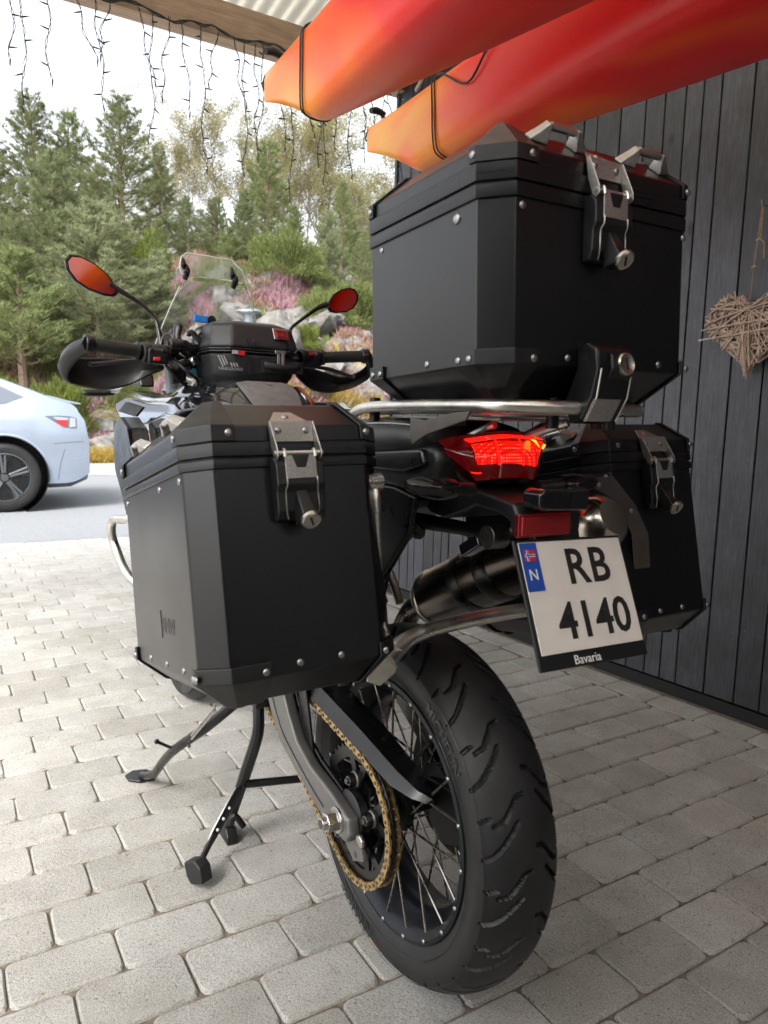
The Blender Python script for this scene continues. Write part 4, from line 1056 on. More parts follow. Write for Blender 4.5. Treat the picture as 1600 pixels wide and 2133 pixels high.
# ---- rear frame, rack and crossbar
bo(MB().tube([(-.196, -.150, .945), (-.198, -.158, .925), (-.199, -.170, .82), (-.199, -.186, .755), (-.196, -.192, .735)], .0078, 12, 3), 'case_rack_tube', 'tube')
bo(MB().cyl((-.212, -.150, .952), (-.186, -.150, .952), .013, n=20).cyl((-.214, -.150, .952), (-.209, -.150, .952), .016, n=20), 'rack_bush', 'steel', bevel=.001)
bo(MB().prism([(-.175, .715), (-.20, .722), (-.208, .748), (-.196, .762), (-.178, .752)], 'x', -.206, -.202), 'case_catch', 'hasp', bevel=.0008)
xb = bo(MB().tube([(-.176, -.165, .686), (-.150, -.155, .700), (-.120, -.150, .712), (-.06, -.150, .722), (.04, -.150, .728), (.15, -.15, .730), (.22, -.15, .742), (.235, -.12, .80)], [.0165, .015, .0125, .012, .012, .012, .012, .012], 16, 5), 'rear_crossbar', 'tube')
MB().prism([(-.212, .662), (-.190, .652), (-.165, .668), (-.152, .702), (-.168, .712), (-.186, .690), (-.205, .700)], 'y', -.172, -.1685).obj('crossbar_lug', 'tube', xb, bevel=.0008, seg=1)
MB().cyl((-.200, -.174, .702), (-.200, -.158, .702), .0085, n=20).obj('lug_bolt', 'rivet', xb, bevel=.001)
MB().tube([(-.203, -.170, .725), (-.199, -.171, .74), (-.176, -.172, .685)], .0016, 6).obj('tie_wire', 'steel', xb)
zr = 1.064
ring = [(-.115, .10, 1.020), (-.120, .065, 1.046), (-.121, .02, 1.060), (-.120, -.10, zr), (-.118, -.26, zr), (-.10, -.315, zr), (-.05, -.345, zr), (.05, -.350, zr), (.13, -.335, zr), (.165, -.29, zr), (.172, -.20, zr), (.172, 0, zr), (.168, .07, 1.05), (.16, .10, 1.02)]
rk = bo(MB().tube(ring, .0088, 16, 5), 'rear_rack', 'tube')
MB().tube([(-.075, .05, 1.057), (-.078, -.10, 1.060), (-.070, -.27, 1.060), (0, -.305, 1.060), (.09, -.29, 1.060), (.115, -.2, 1.06), (.118, .05, 1.057)], .0075, 12, 5).obj('inner_ring', 'tube', rk)
MB().prism([(-.09, -.02), (-.10, -.20), (-.055, -.255), (.09, -.255), (.13, -.20), (.125, -.02)], 'z', 1.045, 1.0495).obj('rack_plate', 'hasp', rk, bevel=.001)
MB().prism([(-.128, 1.046), (-.165, 1.043), (-.243, 1.055), (-.273, 1.056), (-.265, 1.044), (-.172, 1.022), (-.135, 1.006), (-.128, 1.023)], 'x', -.124, -.120).obj('side_plate', 'shield', rk, bevel=.001)
for p0, p1 in (((-.02, -.20, 1.04), (-.05, -.08, .985)), ((.07, -.26, 1.045), (.0, -.10, .985)), ((.11, -.18, 1.045), (.10, -.05, .985))): MB().tube([p0, p1], .007, 10).obj('rack_strut', 'tube', rk)
for x, y in ((-.10, .02), (-.085, -.2), (.0, -.30), (.14, -.25), (.09, -.32)): MB().cyl((x, y, 1.036), (x, y, 1.078), .009, n=16).obj('rubber_mount', 'plastic', rk)
MB().prism([(-.06, -.34), (.10, -.34), (.12, -.27), (-.05, -.27)], 'z', 1.0655, 1.072).obj('adapter_plate', 'hasp', rk, bevel=.001)
# ---- tail cowl, fender, lamps
bo(MB().prism([(.62, .90), (.40, .90), (.16, .935), (.02, .935), (-.10, .930), (-.165, .952), (-.185, .985), (-.170, 1.008), (-.05, .998), (.10, .985), (.40, .96), (.62, .94)], 'x', -.108, .108), 'tail_cowl', 'plastic', bevel=.014, seg=3)
bo(MB().prism([(.10, .958), (-.10, .962), (-.160, .978), (-.150, 1.000), (.08, .985)], 'x', -.118, -.104), 'cowl_panel', 'satin', bevel=.005, seg=2)
bo(MB().prism([(.55, .93), (-.06, .935), (-.118, .925), (-.105, .865), (-.05, .80), (-.005, .750), (.06, .715), (.20, .70), (.55, .70)], 'x', -.108, -.094), 'inner_fender', 'satin', bevel=.004)
bo(MB().prism([(.55, .60), (.30, .60), (.25, .75), (.10, .86), (-.08, .905), (-.08, .92), (.10, .93), (.55, .95)], 'x', -.094, .094), 'wheel_housing', 'plastic', bevel=.01)
fd = bo(MB().prism([(-.06, .905), (-.06, .948), (-.16, .948), (-.285, .932), (-.296, .915), (-.296, .886), (-.284, .886), (-.276, .905), (-.250, .914), (-.20, .918), (-.17, .905), (-.12, .888), (-.08, .893)], 'x', -.050, .072), 'tail_fender', 'plastic', bevel=.006, seg=2)
MB().prism([(-.262, .90), (-.272, .903), (-.298, .81), (-.325, .74), (-.310, .74), (-.270, .82)], 'x', .0, .09).obj('plate_stem', 'plastic', fd, bevel=.004)
# tail lamp
def lens_patch(us, zt, zb, bulge=0., yo=0., nu=14, nv=6):
    V, F = [], []
    for i in range(nu + 1):
        t = i / nu; u = us[0] + (us[1] - us[0]) * t
        for j in range(nv + 1):
            k = j / nv; z = zb(u) * (1 - k) + zt(u) * k
            x = .004 + .098 * u; y = -.214 + .040 * u * u + yo - bulge * math.sin(math.pi * k) + .016 * k
            V.append((x, y, z))
    for i in range(nu):
        for j in range(nv): a = i * (nv + 1) + j; F.append((a, a + 1, a + nv + 2, a + nv + 1))
    return V, F
def lens(name, mat, parent, *a, th=.004, **k):
    V, F = lens_patch(*a, **k); mb = MB(); mb.add(V, F); o = mb.obj(name, mat, parent, sharp=60)
    s_ = o.modifiers.new('s', 'SOLIDIFY'); s_.thickness = th; s_.offset = 0; return o
ztop = lambda u: 1.029 - .004 * u - .020 * max(0, -u) ** 1.6
def zbot(u):
    if u < -.60: return .962 + (-.60 - u) / .4 * .036
    if u > .62: return .966 + (u - .62) / .38 * .044
    return .956 + .004 * math.cos(u * 3)
tl = bo(MB().loft([[Vector((.004 + .098 * u * s_, -.19 + .040 * u * u + dy, z)) for u, z in ((-1.0, 1.006), (-.55, 1.022), (0, 1.031), (.6, 1.029), (.98, 1.022), (1.0, 1.004), (.66, .958), (.0, .950), (-.6, .952), (-.97, .99))] for s_, dy in ((.86, .05), (1.02, .0), (1.0, -.012))]), 'tail_lamp', 'satin', sharp=40)
lens('lens', 'taildark', tl, (-.99, .99), ztop, zbot, bulge=.006, nu=24)
zt2 = lambda u: ztop(u) - .0065
zb2 = lambda u: max(zbot(u) + .022 - .004 * u, .976)
lens('glow_band', 'tailglow', tl, (-.70, .90), lambda u: ztop(u) - .0045, lambda u: ztop(u) - .0085, bulge=.0002, yo=-.0050, nu=24, nv=2, th=.0012)
for u0, u1 in ((-.62, -.28), (-.24, .20), (.24, .58), (.62, .86)):
    lens('lit_field', 'taillit', tl, (u0, u1), lambda u: zt2(u) - .004, zb2, bulge=.0055, yo=-.0052, nu=8, th=.0012)
lens('glow_band', 'tailglow', tl, (-.275, -.245), zt2, lambda u: zb2(u) - .002, bulge=.0055, yo=-.0052, nu=2, th=.0014)
lens('glow_band', 'tailglow', tl, (.205, .235), zt2, lambda u: zb2(u) - .002, bulge=.0055, yo=-.0052, nu=2, th=.0014)
lens('amber_streak', 'tailhot', tl, (.46, .60), lambda u: 1.019 - (u - .46) * .02, lambda u: 1.0165 - .075 * (u - .46), bulge=.0008, yo=-.0100, nu=4, nv=2, th=.0008)
lens('amber_streak', 'tailhot', tl, (.78, .90), lambda u: 1.006 + (u - .78) * .05, lambda u: 1.003 + (u - .78) * .05, bulge=.0008, yo=-.0100, nu=3, nv=2, th=.0008)
lens('lower_facet', 'tailglow', tl, (-.66, -.52), lambda u: .972, lambda u: .966 + .02 * abs(u + .58), bulge=.001, yo=-.0058, nu=3, nv=2, th=.001)
# centre lamp housing and reflector
bo(MB().prism([(-.030, .922), (.056, .919), (.060, .925), (.060, .943), (.054, .949), (-.026, .951), (-.034, .945), (-.034, .928)], 'y', -.322, -.286, Matrix.Translation((-.001, 0, .002))), 'plate_lamp', 'gloss', bevel=.004, seg=3)
rf = bo(MB().box((-.002, -.295, .9005), (.098, .010, .033)), 'reflector_frame', 'taildark', bevel=.002)
MB().box((-.002, -.3015, .9005), (.091, .004, .026)).obj('reflector', 'reflector', rf, bevel=.001)
# indicators
for sg in (-1, 1):
    cx = .0 if sg < 0 else -.045
    b = bo(MB().tube([(cx + sg * .085, -.235, .947), (cx + sg * .115, -.24, .949), (cx + sg * .13, -.242, .950)], [.010, .0095, .012], 12, 2), 'indicator', 'plastic')
    MB().tube([(cx + sg * .128, -.240, .9495), (cx + sg * .150, -.244, .951), (cx + sg * .180, -.243, .954), (cx + sg * .200, -.240, .957)], [.0150, .0165, .0135, .005], 14, 3, flat=1.35).obj('indicator_lens', 'smoke', b)
    MB().tube([(cx + sg * .130, -.238, .950), (cx + sg * .190, -.240, .954)], [.009, .004], 10).obj('indicator_insert', 'greyprint', b)
# number plate, tilted with its foot towards the rear
u3 = Vector((1, 0, -.02)).normalized(); up3 = Vector((-.0, .060, .145)).normalized(); nz = u3.cross(up3)
PT = frame((.0475, -.330, .8025), u3, up3, nz)
pl = MB().box((0, -.0075, -.004), (.212, .182, .005)).obj('plate_holder', 'plastic', bike, bevel=.002, T=PT)
MB().box((0, .001, .0005), (.200, .156, .0018)).obj('number_plate', 'plate', pl, bevel=.0008, T=PT)
MB().box((-.0845, .044, .0022), (.031, .068, .0006)).obj('country_band', 'plateblue', pl, T=PT)
MB().box((-.0845, .060, .0028), (.019, .016, .0005)).obj('flag', 'redlabel', pl, T=PT)
MB().box((-.0845, .060, .0032), (.019, .0036, .0004)).box((-.0885, .060, .0032), (.0036, .016, .00045)).obj('flag_cross', 'white', pl, T=PT)
MB().box((-.0845, .060, .0035), (.019, .0018, .0004)).box((-.0885, .060, .0035), (.0018, .016, .00045)).obj('flag_inner_cross', 'plateblue', pl, T=PT)
text_obj('country_letter', 'N', .022, 'white', PT @ Matrix.Translation((-.0845, .032, .0027)), pl, extrude=.0002)
text_obj('plate_letters', 'RB', .072, 'slot', PT @ Matrix.Translation((.022, .038, .0016)), pl, extrude=.0005, bold=.0012, spacing=1.08)
text_obj('plate_digits', '4140', .072, 'slot', PT @ Matrix.Translation((.014, -.038, .0016)), pl, extrude=.0005, bold=.0012, spacing=1.0)
text_obj('holder_lettering', 'Bavaria', .018, 'white', PT @ Matrix.Translation((-.016, -.0895, -.0012)), pl, extrude=.0003)
# heat shield bracket at the right
hb_ = bo(MB().prism([(.190, .943), (.196, .955), (.238, .958), (.300, .906), (.338, .854), (.358, .752), (.350, .738), (.318, .742), (.296, .856), (.244, .920), (.204, .935)], 'y', -.203, -.200), 'exhaust_shield', 'shield', bevel=.001, seg=1)
for p in ((.205, -.204, .944), (.288, -.204, .897), (.341, -.204, .762)): rivet(hb_, p, (0, -1, 0), .9)
# muffler
A_, B_ = Vector((.172, .225, .652)), Vector((.184, -.165, .852)); dm = (B_ - A_).normalized()
mf = bo(MB().lathe([(.030, -.012), (.048, -.004), (.0585, .010), (.0625, .022), (.0625, .415), (.060, .440)], A_, dm, 48), 'muffler', 'titan', sharp=40)
MB().lathe([(.0628, .023), (.0640, .025), (.0640, .031), (.0628, .033)], A_, dm, 48).obj('muffler_band', 'tube', mf)
for h0, h1 in ((.150, .185), (.235, .275)):
    MB().lathe([(.0632, h0), (.0638, h0 + .002), (.0638, h1 - .002), (.0632, h1)], A_, dm, 48).obj('muffler_sleeve', 'satin', mf)
MB().lathe([(.0605, .436), (.062, .445), (.058, .480), (.050, .510), (.040, .532), (.030, .540), (0, .541)], A_, dm, 48).obj('end_cap', 'cone', mf)
bo(MB().tube([A_ - dm * .005, A_ - dm * .04, Vector((.168, .295, .610)), Vector((.150, .325, .54)), Vector((.12, .36, .47)), Vector((.08, .45, .42))], [.03, .027, .025, .025, .025, .025], 20, 5), 'exhaust_pipe', 'titan')
# parts behind the wheel arch
lev = bo(MB().tube([(-.06, .02, .875), (-.035, -.03, .872), (.0, -.10, .868), (.005, -.17, .866)], [.016, .014, .012, .013], 10, 3, flat=.7), 'cable_arm', 'plastic')
MB().cyl((-.014, -.185, .866), (.020, -.185, .866), .019, n=24).obj('arm_boss', 'darksteel', lev, bevel=.002)
MB().box((.015, -.125, .842), (.035, .055, .022), Matrix.Rotation(R(-30), 3, 'X')).obj('cable_box', 'gloss', lev, bevel=.004)
MB().tube([(-.075, .0, .885), (-.05, -.04, .865), (-.03, -.02, .85)], .013, 8, 3).obj('connector', 'plastic', lev)
pp = bo(MB().tube([(.185, .64, .745), (.20, .44, .665), (.205, .40, .60)], .011, 8), 'footrest_hanger', 'swing')
MB().tube([(.17, .66, .76), (.215, .46, .74)], .0085, 12).obj('pillion_peg', 'steel', pp)
MB().prism([(.72, .73), (.69, .76), (.44, .57), (.44, .53)], 'x', .183, .19).prism([(.60, .75), (.57, .76), (.43, .60), (.45, .58)], 'x', .183, .19).obj('hanger_plate', 'swing', pp, bevel=.001)
# seat
def station_loft(st, n=20, pw=2.6):
    """st: (y, xc, half width, z bottom, z top, power)"""
    rings = []
    for y, xc, hw, zb_, zt_ in st:
        rg_ = []
        for k in range(n):
            a = 2 * math.pi * k / n; c, s_ = math.cos(a), math.sin(a)
            rg_.append(Vector((xc + hw * abs(c) ** (2 / pw) * (1 if c > 0 else -1), y, (zb_ + zt_) / 2 + (zt_ - zb_) / 2 * abs(s_) ** (2 / pw) * (1 if s_ > 0 else -1))))
        rings.append(rg_)
    return MB().loft(rings)
seat = bo(station_loft([(-.150, .0, .050, 1.00, 1.030), (-.138, .0, .095, .985, 1.042), (-.08, .0, .122, .975, 1.050), (.03, .0, .130, .97, 1.050), (.20, .0, .132, .96, 1.040), (.30, 0, .13, .94, 1.02), (.37, 0, .125, .92, .975), (.50, 0, .115, .90, .955), (.62, 0, .09, .90, .975), (.66, 0, .05, .91, .97)], 28), 'seat', 'leather', sharp=60)
MB().tube([(-.108, .10, 1.030), (-.112, .0, 1.036), (-.108, -.08, 1.036), (-.09, -.115, 1.033)], .0012, 5, 4).obj('seam', 'greyprint', seat)
# tank
bo(station_loft([(.66, .02, .075, .93, 1.03), (.70, .02, .10, .92, 1.075), (.78, .02, .13, .90, 1.125), (.90, .02, .17, .88, 1.145), (1.05, .02, .20, .88, 1.155), (1.20, .02, .20, .88, 1.14), (1.30, .02, .16, .9, 1.10)], 32), 'fuel_tank', 'gloss', sharp=60)
tp = bo(MB().loft([[Vector((.009 + sx * w_, y, z + .004 + dz)) for sx, dz in ((-1, -.006), (-.6, 0), (.6, 0), (1, -.006), (.9, -.016), (-.9, -.016))] for y, z, w_ in ((.668, 1.020, .055), (.70, 1.072, .068), (.75, 1.106, .078), (.80, 1.130, .080))]), 'tank_pad', 'padrubber', bevel=.002)
for k in range(9): 
    z = 1.032 + k * .0105; y = .676 + k * .0115 + (k * .0006) ** 2
    MB().tube([(-.050, y, z + .001), (.068, y, z + .001)], .0015, 5).obj('pad_rib', 'padrubber', tp)
# fairings
for sg, xo in ((-1, .02), (1, .02)):
    f_ = bo(MB().loft([[Vector((xo + sg * x, y, z)) for y, z in ((1.60, 1.055), (1.62, 1.085), (1.40, 1.112), (1.08, 1.090), (.78, 1.085), (.70, 1.055), (.84, 1.02), (1.2, .99), (1.5, 1.00))] for x in (.16, .225)] + [[Vector((xo + sg * .245, y, z)) for y, z in ((1.56, 1.055), (1.57, 1.070), (1.40, 1.090), (1.08, 1.070), (.82, 1.068), (.76, 1.050), (.86, 1.03), (1.2, 1.005), (1.47, 1.012))]]), 'side_fairing', 'gloss', bevel=.006, seg=3)
    MB().prism([(1.50, 1.045), (1.38, 1.075), (1.15, 1.058), (1.25, 1.030)], 'x', xo + sg * .247 - .001, xo + sg * .249).obj('fairing_inlet', 'slot', f_)
    sgd = bo(MB().loft([[Vector((xo + sg * x, y + dy, z)) for y, z in ((1.22, 1.005), (1.235, .94), (1.22, .87), (1.12, .80), (1.05, .735), (.98, .715), (.93, .80), (.98, .92), (1.04, 1.0), (1.14, 1.03))] for x, dy in ((.26, 0), (.305, .01), (.318, -.01))]), 'radiator_guard', 'satin', bevel=.005, seg=3)
    bo(MB().prism([(1.10, 1.02), (.98, .80), (.85, .72), (.72, .80), (.70, 1.03), (.9, 1.05)], 'x', xo + sg * .15, xo + sg * .25), 'engine_cover', 'gloss', bevel=.015, seg=3)
bo(MB().box((.0, 1.0, .60), (.34, .50, .50)), 'engine', 'plastic', bevel=.04, seg=3)
fi = bo(MB().tube([(-.25, 1.46, 1.105), (-.29, 1.45, 1.103), (-.34, 1.44, 1.100), (-.352, 1.44, 1.100)], [.008, .013, .011, .003], 12, 3, flat=1.3), 'front_indicator', 'plastic')
dfl = bo(MB().prism([(1.52, 1.105), (1.46, 1.18), (1.42, 1.17), (1.28, 1.115), (1.35, 1.10)], 'x', -.262, -.258), 'wind_deflector', 'clear')
bo(MB().prism([(1.40, 1.13), (1.38, 1.20), (1.32, 1.205), (1.26, 1.16), (1.24, 1.12)], 'x', -.215, -.17), 'nose_panel', 'satin', bevel=.008)
bo(MB().prism([(1.04, 1.135), (.95, 1.132), (.86, 1.09), (.85, 1.04), (.96, 1.03), (1.02, 1.05)], 'x', .168, .186), 'orange_trim', 'orange_plastic', bevel=.006)
# crash bar
bo(MB().tube([(-.22, .93, .80), (-.30, .99, .755), (-.322, 1.10, .738), (-.328, 1.12, .705), (-.318, 1.115, .655), (-.30, 1.02, .585), (-.24, .93, .54)], .0125, 14, 5), 'crash_bar', 'tube')
bo(MB().tube([(.26, .93, .80), (.34, .99, .755), (.378, 1.10, .735), (.385, 1.12, .70), (.375, 1.115, .655), (.34, 1.02, .585), (.28, .93, .54)], .0125, 14, 5), 'crash_bar', 'tube')
# ---- handlebar
hbz = 1.0
hbar = bo(MB().tube([(-.405, 1.0, 1.2165), (-.26, 1.02, 1.208), (-.17, 1.05, 1.20), (-.08, 1.10, 1.185), (.12, 1.10, 1.187), (.20, 1.06, 1.215), (.28, 1.035, 1.227), (.435, 1.005, 1.240)], .0112, 14, 4), 'handlebar', 'satin')
def grip(a, b, r=.0175):
    a, b = Vector(a), Vector(b); d = (b - a).normalized(); L = (b - a).length
    prof = [(r * .9, 0), (r, .003)]
    for k in range(1, 30): prof.append((r + (.0009 if k % 2 else -.0004), .003 + (L - .012) * k / 30))
    return MB().lathe(prof + [(r, L - .008), (r * 1.35, L - .007), (r * 1.38, L), (r * .9, L)], a, d, 24)
gl = grip((-.392, 1.002, 1.2160), (-.268, 1.019, 1.2085)).obj('grip', 'rubber', hbar, sharp=50)
grip((.424, 1.007, 1.2392), (.290, 1.033, 1.2282)).obj('grip', 'rubber', hbar, sharp=50)
for sg, p, q in ((-1, (-.408, .998, 1.2168), (-.385, 1.002, 1.216)), (1, (.440, 1.002, 1.2405), (.416, 1.007, 1.2392))):
    MB().tube([p, q], [.0245, .0225], 24).obj('bar_end', 'satin', hbar, bevel=.005, seg=3)
    MB().cyl(Vector(p) + Vector((sg * .001, -.0, 0)), Vector(p) - Vector((sg * .006, 0, 0)), .0125, n=20).obj('bar_end_screw', 'rivet', hbar, bevel=.002)
# switch gear
def switch(x0, x1, y, z, parent, red):
    o = MB().lathe([(.020, 0), (.027, .004), (.028, .025), (.024, .028), (.0265, .032), (.027, abs(x1 - x0) - .004), (.020, abs(x1 - x0))], (x0, y, z), (x1 - x0, .02 * (1 if x1 > x0 else -1), 0), 20).obj('switch_block', 'plastic', parent)
    MB().box(((x0 + x1) / 2, y - .020, z - .010), (.055, .030, .040)).obj('switch_face', 'satin', o, bevel=.005)
    MB().box((red[0], y - .0365, red[1]), (.019, .006, .010)).obj('red_switch', 'redlabel', o, bevel=.002)
    for k in (-.018, .014): MB().box(((x0 + x1) / 2 + k, y - .037, z + .006), (.012, .006, .010)).obj('button', 'satin', o, bevel=.002)
switch(-.262, -.180, 1.022, 1.205, hbar, (-.226, 1.188))
switch(.285, .205, 1.045, 1.222, hbar, (.245, 1.235))
# hand guards
GUARD = {-1: [(-.398, .990, 1.236, 1.196), (-.424, 1.03, 1.222, 1.170), (-.440, 1.07, 1.200, 1.138), (-.434, 1.10, 1.188, 1.118), (-.395, 1.118, 1.188, 1.108), (-.33, 1.125, 1.192, 1.104), (-.27, 1.12, 1.192, 1.120), (-.22, 1.10, 1.185, 1.148), (-.19, 1.08, 1.182, 1.162)],
         1: [(.430, 1.0, 1.260, 1.218), (.458, 1.03, 1.238, 1.196), (.464, 1.06, 1.214, 1.168), (.442, 1.09, 1.192, 1.146), (.40, 1.11, 1.178, 1.130), (.35, 1.115, 1.188, 1.122), (.29, 1.11, 1.200, 1.132), (.24, 1.09, 1.206, 1.165)]}
for sg in (-1, 1):
    ring_ = []
    g0 = [Vector(q_) for q_ in GUARD[sg]] if False else [np.array(q_) for q_ in GUARD[sg]]
    g_ = []
    for i in range(len(g0) - 1):
        p0, p1, p2, p3 = g0[max(i - 1, 0)], g0[i], g0[i + 1], g0[min(i + 2, len(g0) - 1)]
        for k in range(4):
            t = k / 4; g_.append(tuple(.5 * ((2 * p1) + (p2 - p0) * t + (2 * p0 - 5 * p1 + 4 * p2 - p3) * t * t + (3 * p1 - p0 - 3 * p2 + p3) * t ** 3)))
    g_.append(tuple(g0[-1]))
    for q_, (x, y, zt_, zb_) in enumerate(g_):
        x0, y0 = g_[max(q_ - 1, 0)][:2]; x1, y1 = g_[min(q_ + 1, len(g_) - 1)][:2]; d = Vector((x1 - x0, y1 - y0)).normalized(); nx_, ny_ = -d.y * sg * -1, d.x * sg * -1
        m_z = (zt_ + zb_) / 2
        ring_.append([Vector((x + nx_ * a, y + ny_ * a, z)) for a, z in ((0, zt_), (.012, zt_ - .004), (.022, m_z), (.012, zb_ + .003), (0, zb_), (-.004, zb_ + .004), (.010, m_z), (-.004, zt_ - .004))])
    bo(MB().loft(ring_), 'hand_guard', 'plastic', sharp=62)
# levers
for pts in ([(-.388, 1.045, 1.168), (-.372, 1.052, 1.168), (-.30, 1.055, 1.180), (-.255, 1.05, 1.184), (-.215, 1.04, 1.196)], [(.415, 1.045, 1.175), (.40, 1.05, 1.178), (.33, 1.055, 1.195), (.285, 1.055, 1.20), (.245, 1.05, 1.212)]):
    bo(MB().tube(pts, [.0075, .0058, .0065, .006, .008], 10, 4), 'lever', 'leverblack')
# mirrors
def mirror_unit(stem, cen, nrm, w_, h_, tilt, sg):
    mo = bo(MB().tube(stem, [.009, .0075, .0052, .0052, .0075, .0105], 12, 5), 'mirror', 'satin')
    n = Vector(nrm).normalized(); x = Vector((0, 0, 1)).cross(n).normalized() * -1; x = n.cross(Vector((0, 0, 1))).normalized(); y = n.cross(x) * -1
    if y.z < 0: y = -y
    if x.x < 0: x = -x
    c, s_ = math.cos(tilt), math.sin(tilt); x2 = x * c + y * s_; y2 = y * c - x * s_
    shape = [(-.50, .10), (-.46, .36), (-.30, .50), (-.05, .50), (.22, .36), (.42, .10), (.50, -.14), (.46, -.32), (.30, -.44), (.02, -.50), (-.24, -.42), (-.42, -.18)]
    if sg > 0: shape = [(-a, b) for a, b in shape]
    def ringp(k, off): return [Vector(cen) + x2 * (a * w_ * k) + y2 * (b * h_ * k) + n * off for a, b in shape]
    MB().loft([ringp(.55, -.034), ringp(.9, -.022), ringp(1.06, -.004), ringp(1.06, .002), ringp(1.0, .0035), ringp(.985, .001)]).obj('mirror_shell', 'satin', mo, sharp=50)
    MB().loft([ringp(.93, .0012), ringp(.93, .0040)]).obj('mirror_glass', 'mirror', mo)
mirror_unit([(-.197, 1.05, 1.225), (-.200, 1.06, 1.262), (-.207, 1.075, 1.303), (-.235, 1.08, 1.335), (-.285, 1.085, 1.365), (-.325, 1.088, 1.385)], (-.372, 1.08, 1.400), (.13, -.98, .12), .142, .072, -.36, -1)
mirror_unit([(.215, 1.06, 1.235), (.208, 1.07, 1.270), (.205, 1.08, 1.31), (.245, 1.085, 1.345), (.300, 1.09, 1.385), (.335, 1.09, 1.40)], (.395, 1.10, 1.418), (-.09, -.98, .15), .115, .070, .30, 1)
# ---- windscreen
def screen(hw0, hw1, z0, z1, yc, bow, lean, xc=.02, nu=16, nv=10, top=0.0):
    V, F = [], []
    for j in range(nv + 1):
        v = j / nv; hw = hw0 + (hw1 - hw0) * v ** 1.3
        if v > .8: hw *= 1 - top * ((v - .8) / .2) ** 2
        for i in range(nu + 1):
            u = -1 + 2 * i / nu; V.append((xc + hw * u, yc - lean * v - bow * u * u * (1 - .35 * v), z0 + (z1 - z0) * v - .012 * u * u * v))
    for j in range(nv):
        for i in range(nu): a = j * (nu + 1) + i; F.append((a, a + 1, a + nu + 2, a + nu + 1))
    return MB().add(V, F)
ws = bo(screen(.185, .105, 1.20, 1.460, 1.42, .10, .12, top=.12), 'windscreen', 'clear', sharp=60)
m_ = ws.modifiers.new('s', 'SOLIDIFY'); m_.thickness = .0035
sc = [(-.094, 1.484), (-.088, 1.520), (-.070, 1.534), (.0, 1.534), (.070, 1.532), (.105, 1.500), (.116, 1.470), (.106, 1.462), (.060, 1.468), (.0, 1.468), (-.060, 1.466), (-.086, 1.470)]
sv = bo(MB().loft([[Vector((x + .005, 1.262 + d_ - 1.2 * x * x, z)) for x, z in sc] for d_ in (0, .005)]), 'screen_visor', 'clear', bevel=.0012, seg=2)
MB().tube([Vector((x + .005, 1.2645 - 1.2 * x * x, z)) for x, z in sc + sc[:1]], .0023, 6).obj('visor_edge_highlight', 'edge', sv)
for sg in (-1, 1): MB().tube([Vector((.02 + sg * (.185 + (.105 - .185) * v ** 1.3) , 1.42 - .12 * v - .10 * (1 - .35 * v), 1.20 + .260 * v - .012 * v)) for v in np.linspace(.05, .93, 9)], .0012, 6).obj('screen_edge_highlight', 'edge', ws)
for x, z in ((-.072, 1.488), (.083, 1.478)):
    MB().tube([(x - .006, 1.262, z + .028), (x - .004, 1.255, z + .008), (x, 1.262, z - .002)], [.006, .0095, .008], 10, 3).obj('visor_clamp', 'satin', sv)
    MB().tube([(x + .004, 1.262, z + .008), (x + .006, 1.256, z - .010), (x + .004, 1.27, z - .030)], [.007, .0105, .008], 10, 3).obj('visor_arm', 'satin', sv)
for x in (-.085, .125): bo(MB().lathe([(.016, 0), (.016, .004), (.009, .004)], (x, 1.34, 1.30), (0, -1, 0), 20), 'screen_mount', 'clear')
# cockpit parts
ck = bo(MB().prism([(-.125, 1.135), (-.03, 1.135), (-.03, 1.245), (-.115, 1.25)], 'y', 1.10, 1.13), 'instrument_panel', 'satin', bevel=.006)
MB().prism([(-.112, 1.143), (-.045, 1.143), (-.045, 1.225), (-.106, 1.228)], 'y', 1.0965, 1.099).obj('display', 'display', ck)
MB().prism([(-.084, 1.176), (-.070, 1.166), (-.066, 1.172), (-.078, 1.186), (-.086, 1.184)], 'y', 1.0945, 1.096).obj('display_mark', 'yellow', ck)
for x, z, s_ in ((-.100, 1.205, .008), (-.083, 1.200, .010), (-.096, 1.156, .012), (-.066, 1.155, .007), (-.072, 1.195, .005)): MB().box((x, 1.0955, z), (s_, .001, .0035)).obj('display_mark', 'white', ck)
cl = bo(MB().tube([(-.175, 1.04, 1.215), (-.15, 1.03, 1.235), (-.125, 1.04, 1.222), (-.10, 1.05, 1.228)], [.020, .017, .022, .016], 12, 3), 'reservoir', 'satin')
MB().tube([(-.150, 1.05, 1.235), (-.153, 1.055, 1.262), (-.146, 1.06, 1.290), (-.143, 1.06, 1.296)], [.011, .012, .014, .007], 12, 3, flat=.7).obj('ball_mount', 'satin', cl)
MB().lathe([(.010, -.016), (.018, -.012), (.018, .012), (.010, .016)], (-.168, 1.02, 1.232), (1, 0, 0), 20).obj('mount_knob', 'satin', cl)
MB().lathe([(.010, -.03), (.020, -.026), (.020, .0), (.014, .01)], (-.078, 1.05, 1.212), (1, -.2, 0), 20).obj('clamp', 'satin', cl)
MB().tube([(-.10, 1.05, 1.235), (-.095, 1.05, 1.275), (-.06, 1.04, 1.287), (-.02, 1.03, 1.29)], .006, 8, 3, flat=2).obj('phone_arm', 'satin', cl)
MB().box((-.085, 1.045, 1.312), (.045, .010, .020), Matrix.Rotation(R(4), 3, 'Y')).obj('blue_clamp', 'blueplastic', cl, bevel=.003)
MB().cyl((-.058, 1.035, 1.311), (-.058, 1.055, 1.311), .012, n=20).obj('clamp_wheel', 'satin', cl)
MB().prism([(-.165, 1.125), (-.125, 1.135), (-.12, 1.20), (-.15, 1.215), (-.175, 1.18)], 'y', 1.06, 1.09).obj('throttle_housing', 'satin', cl, bevel=.006)
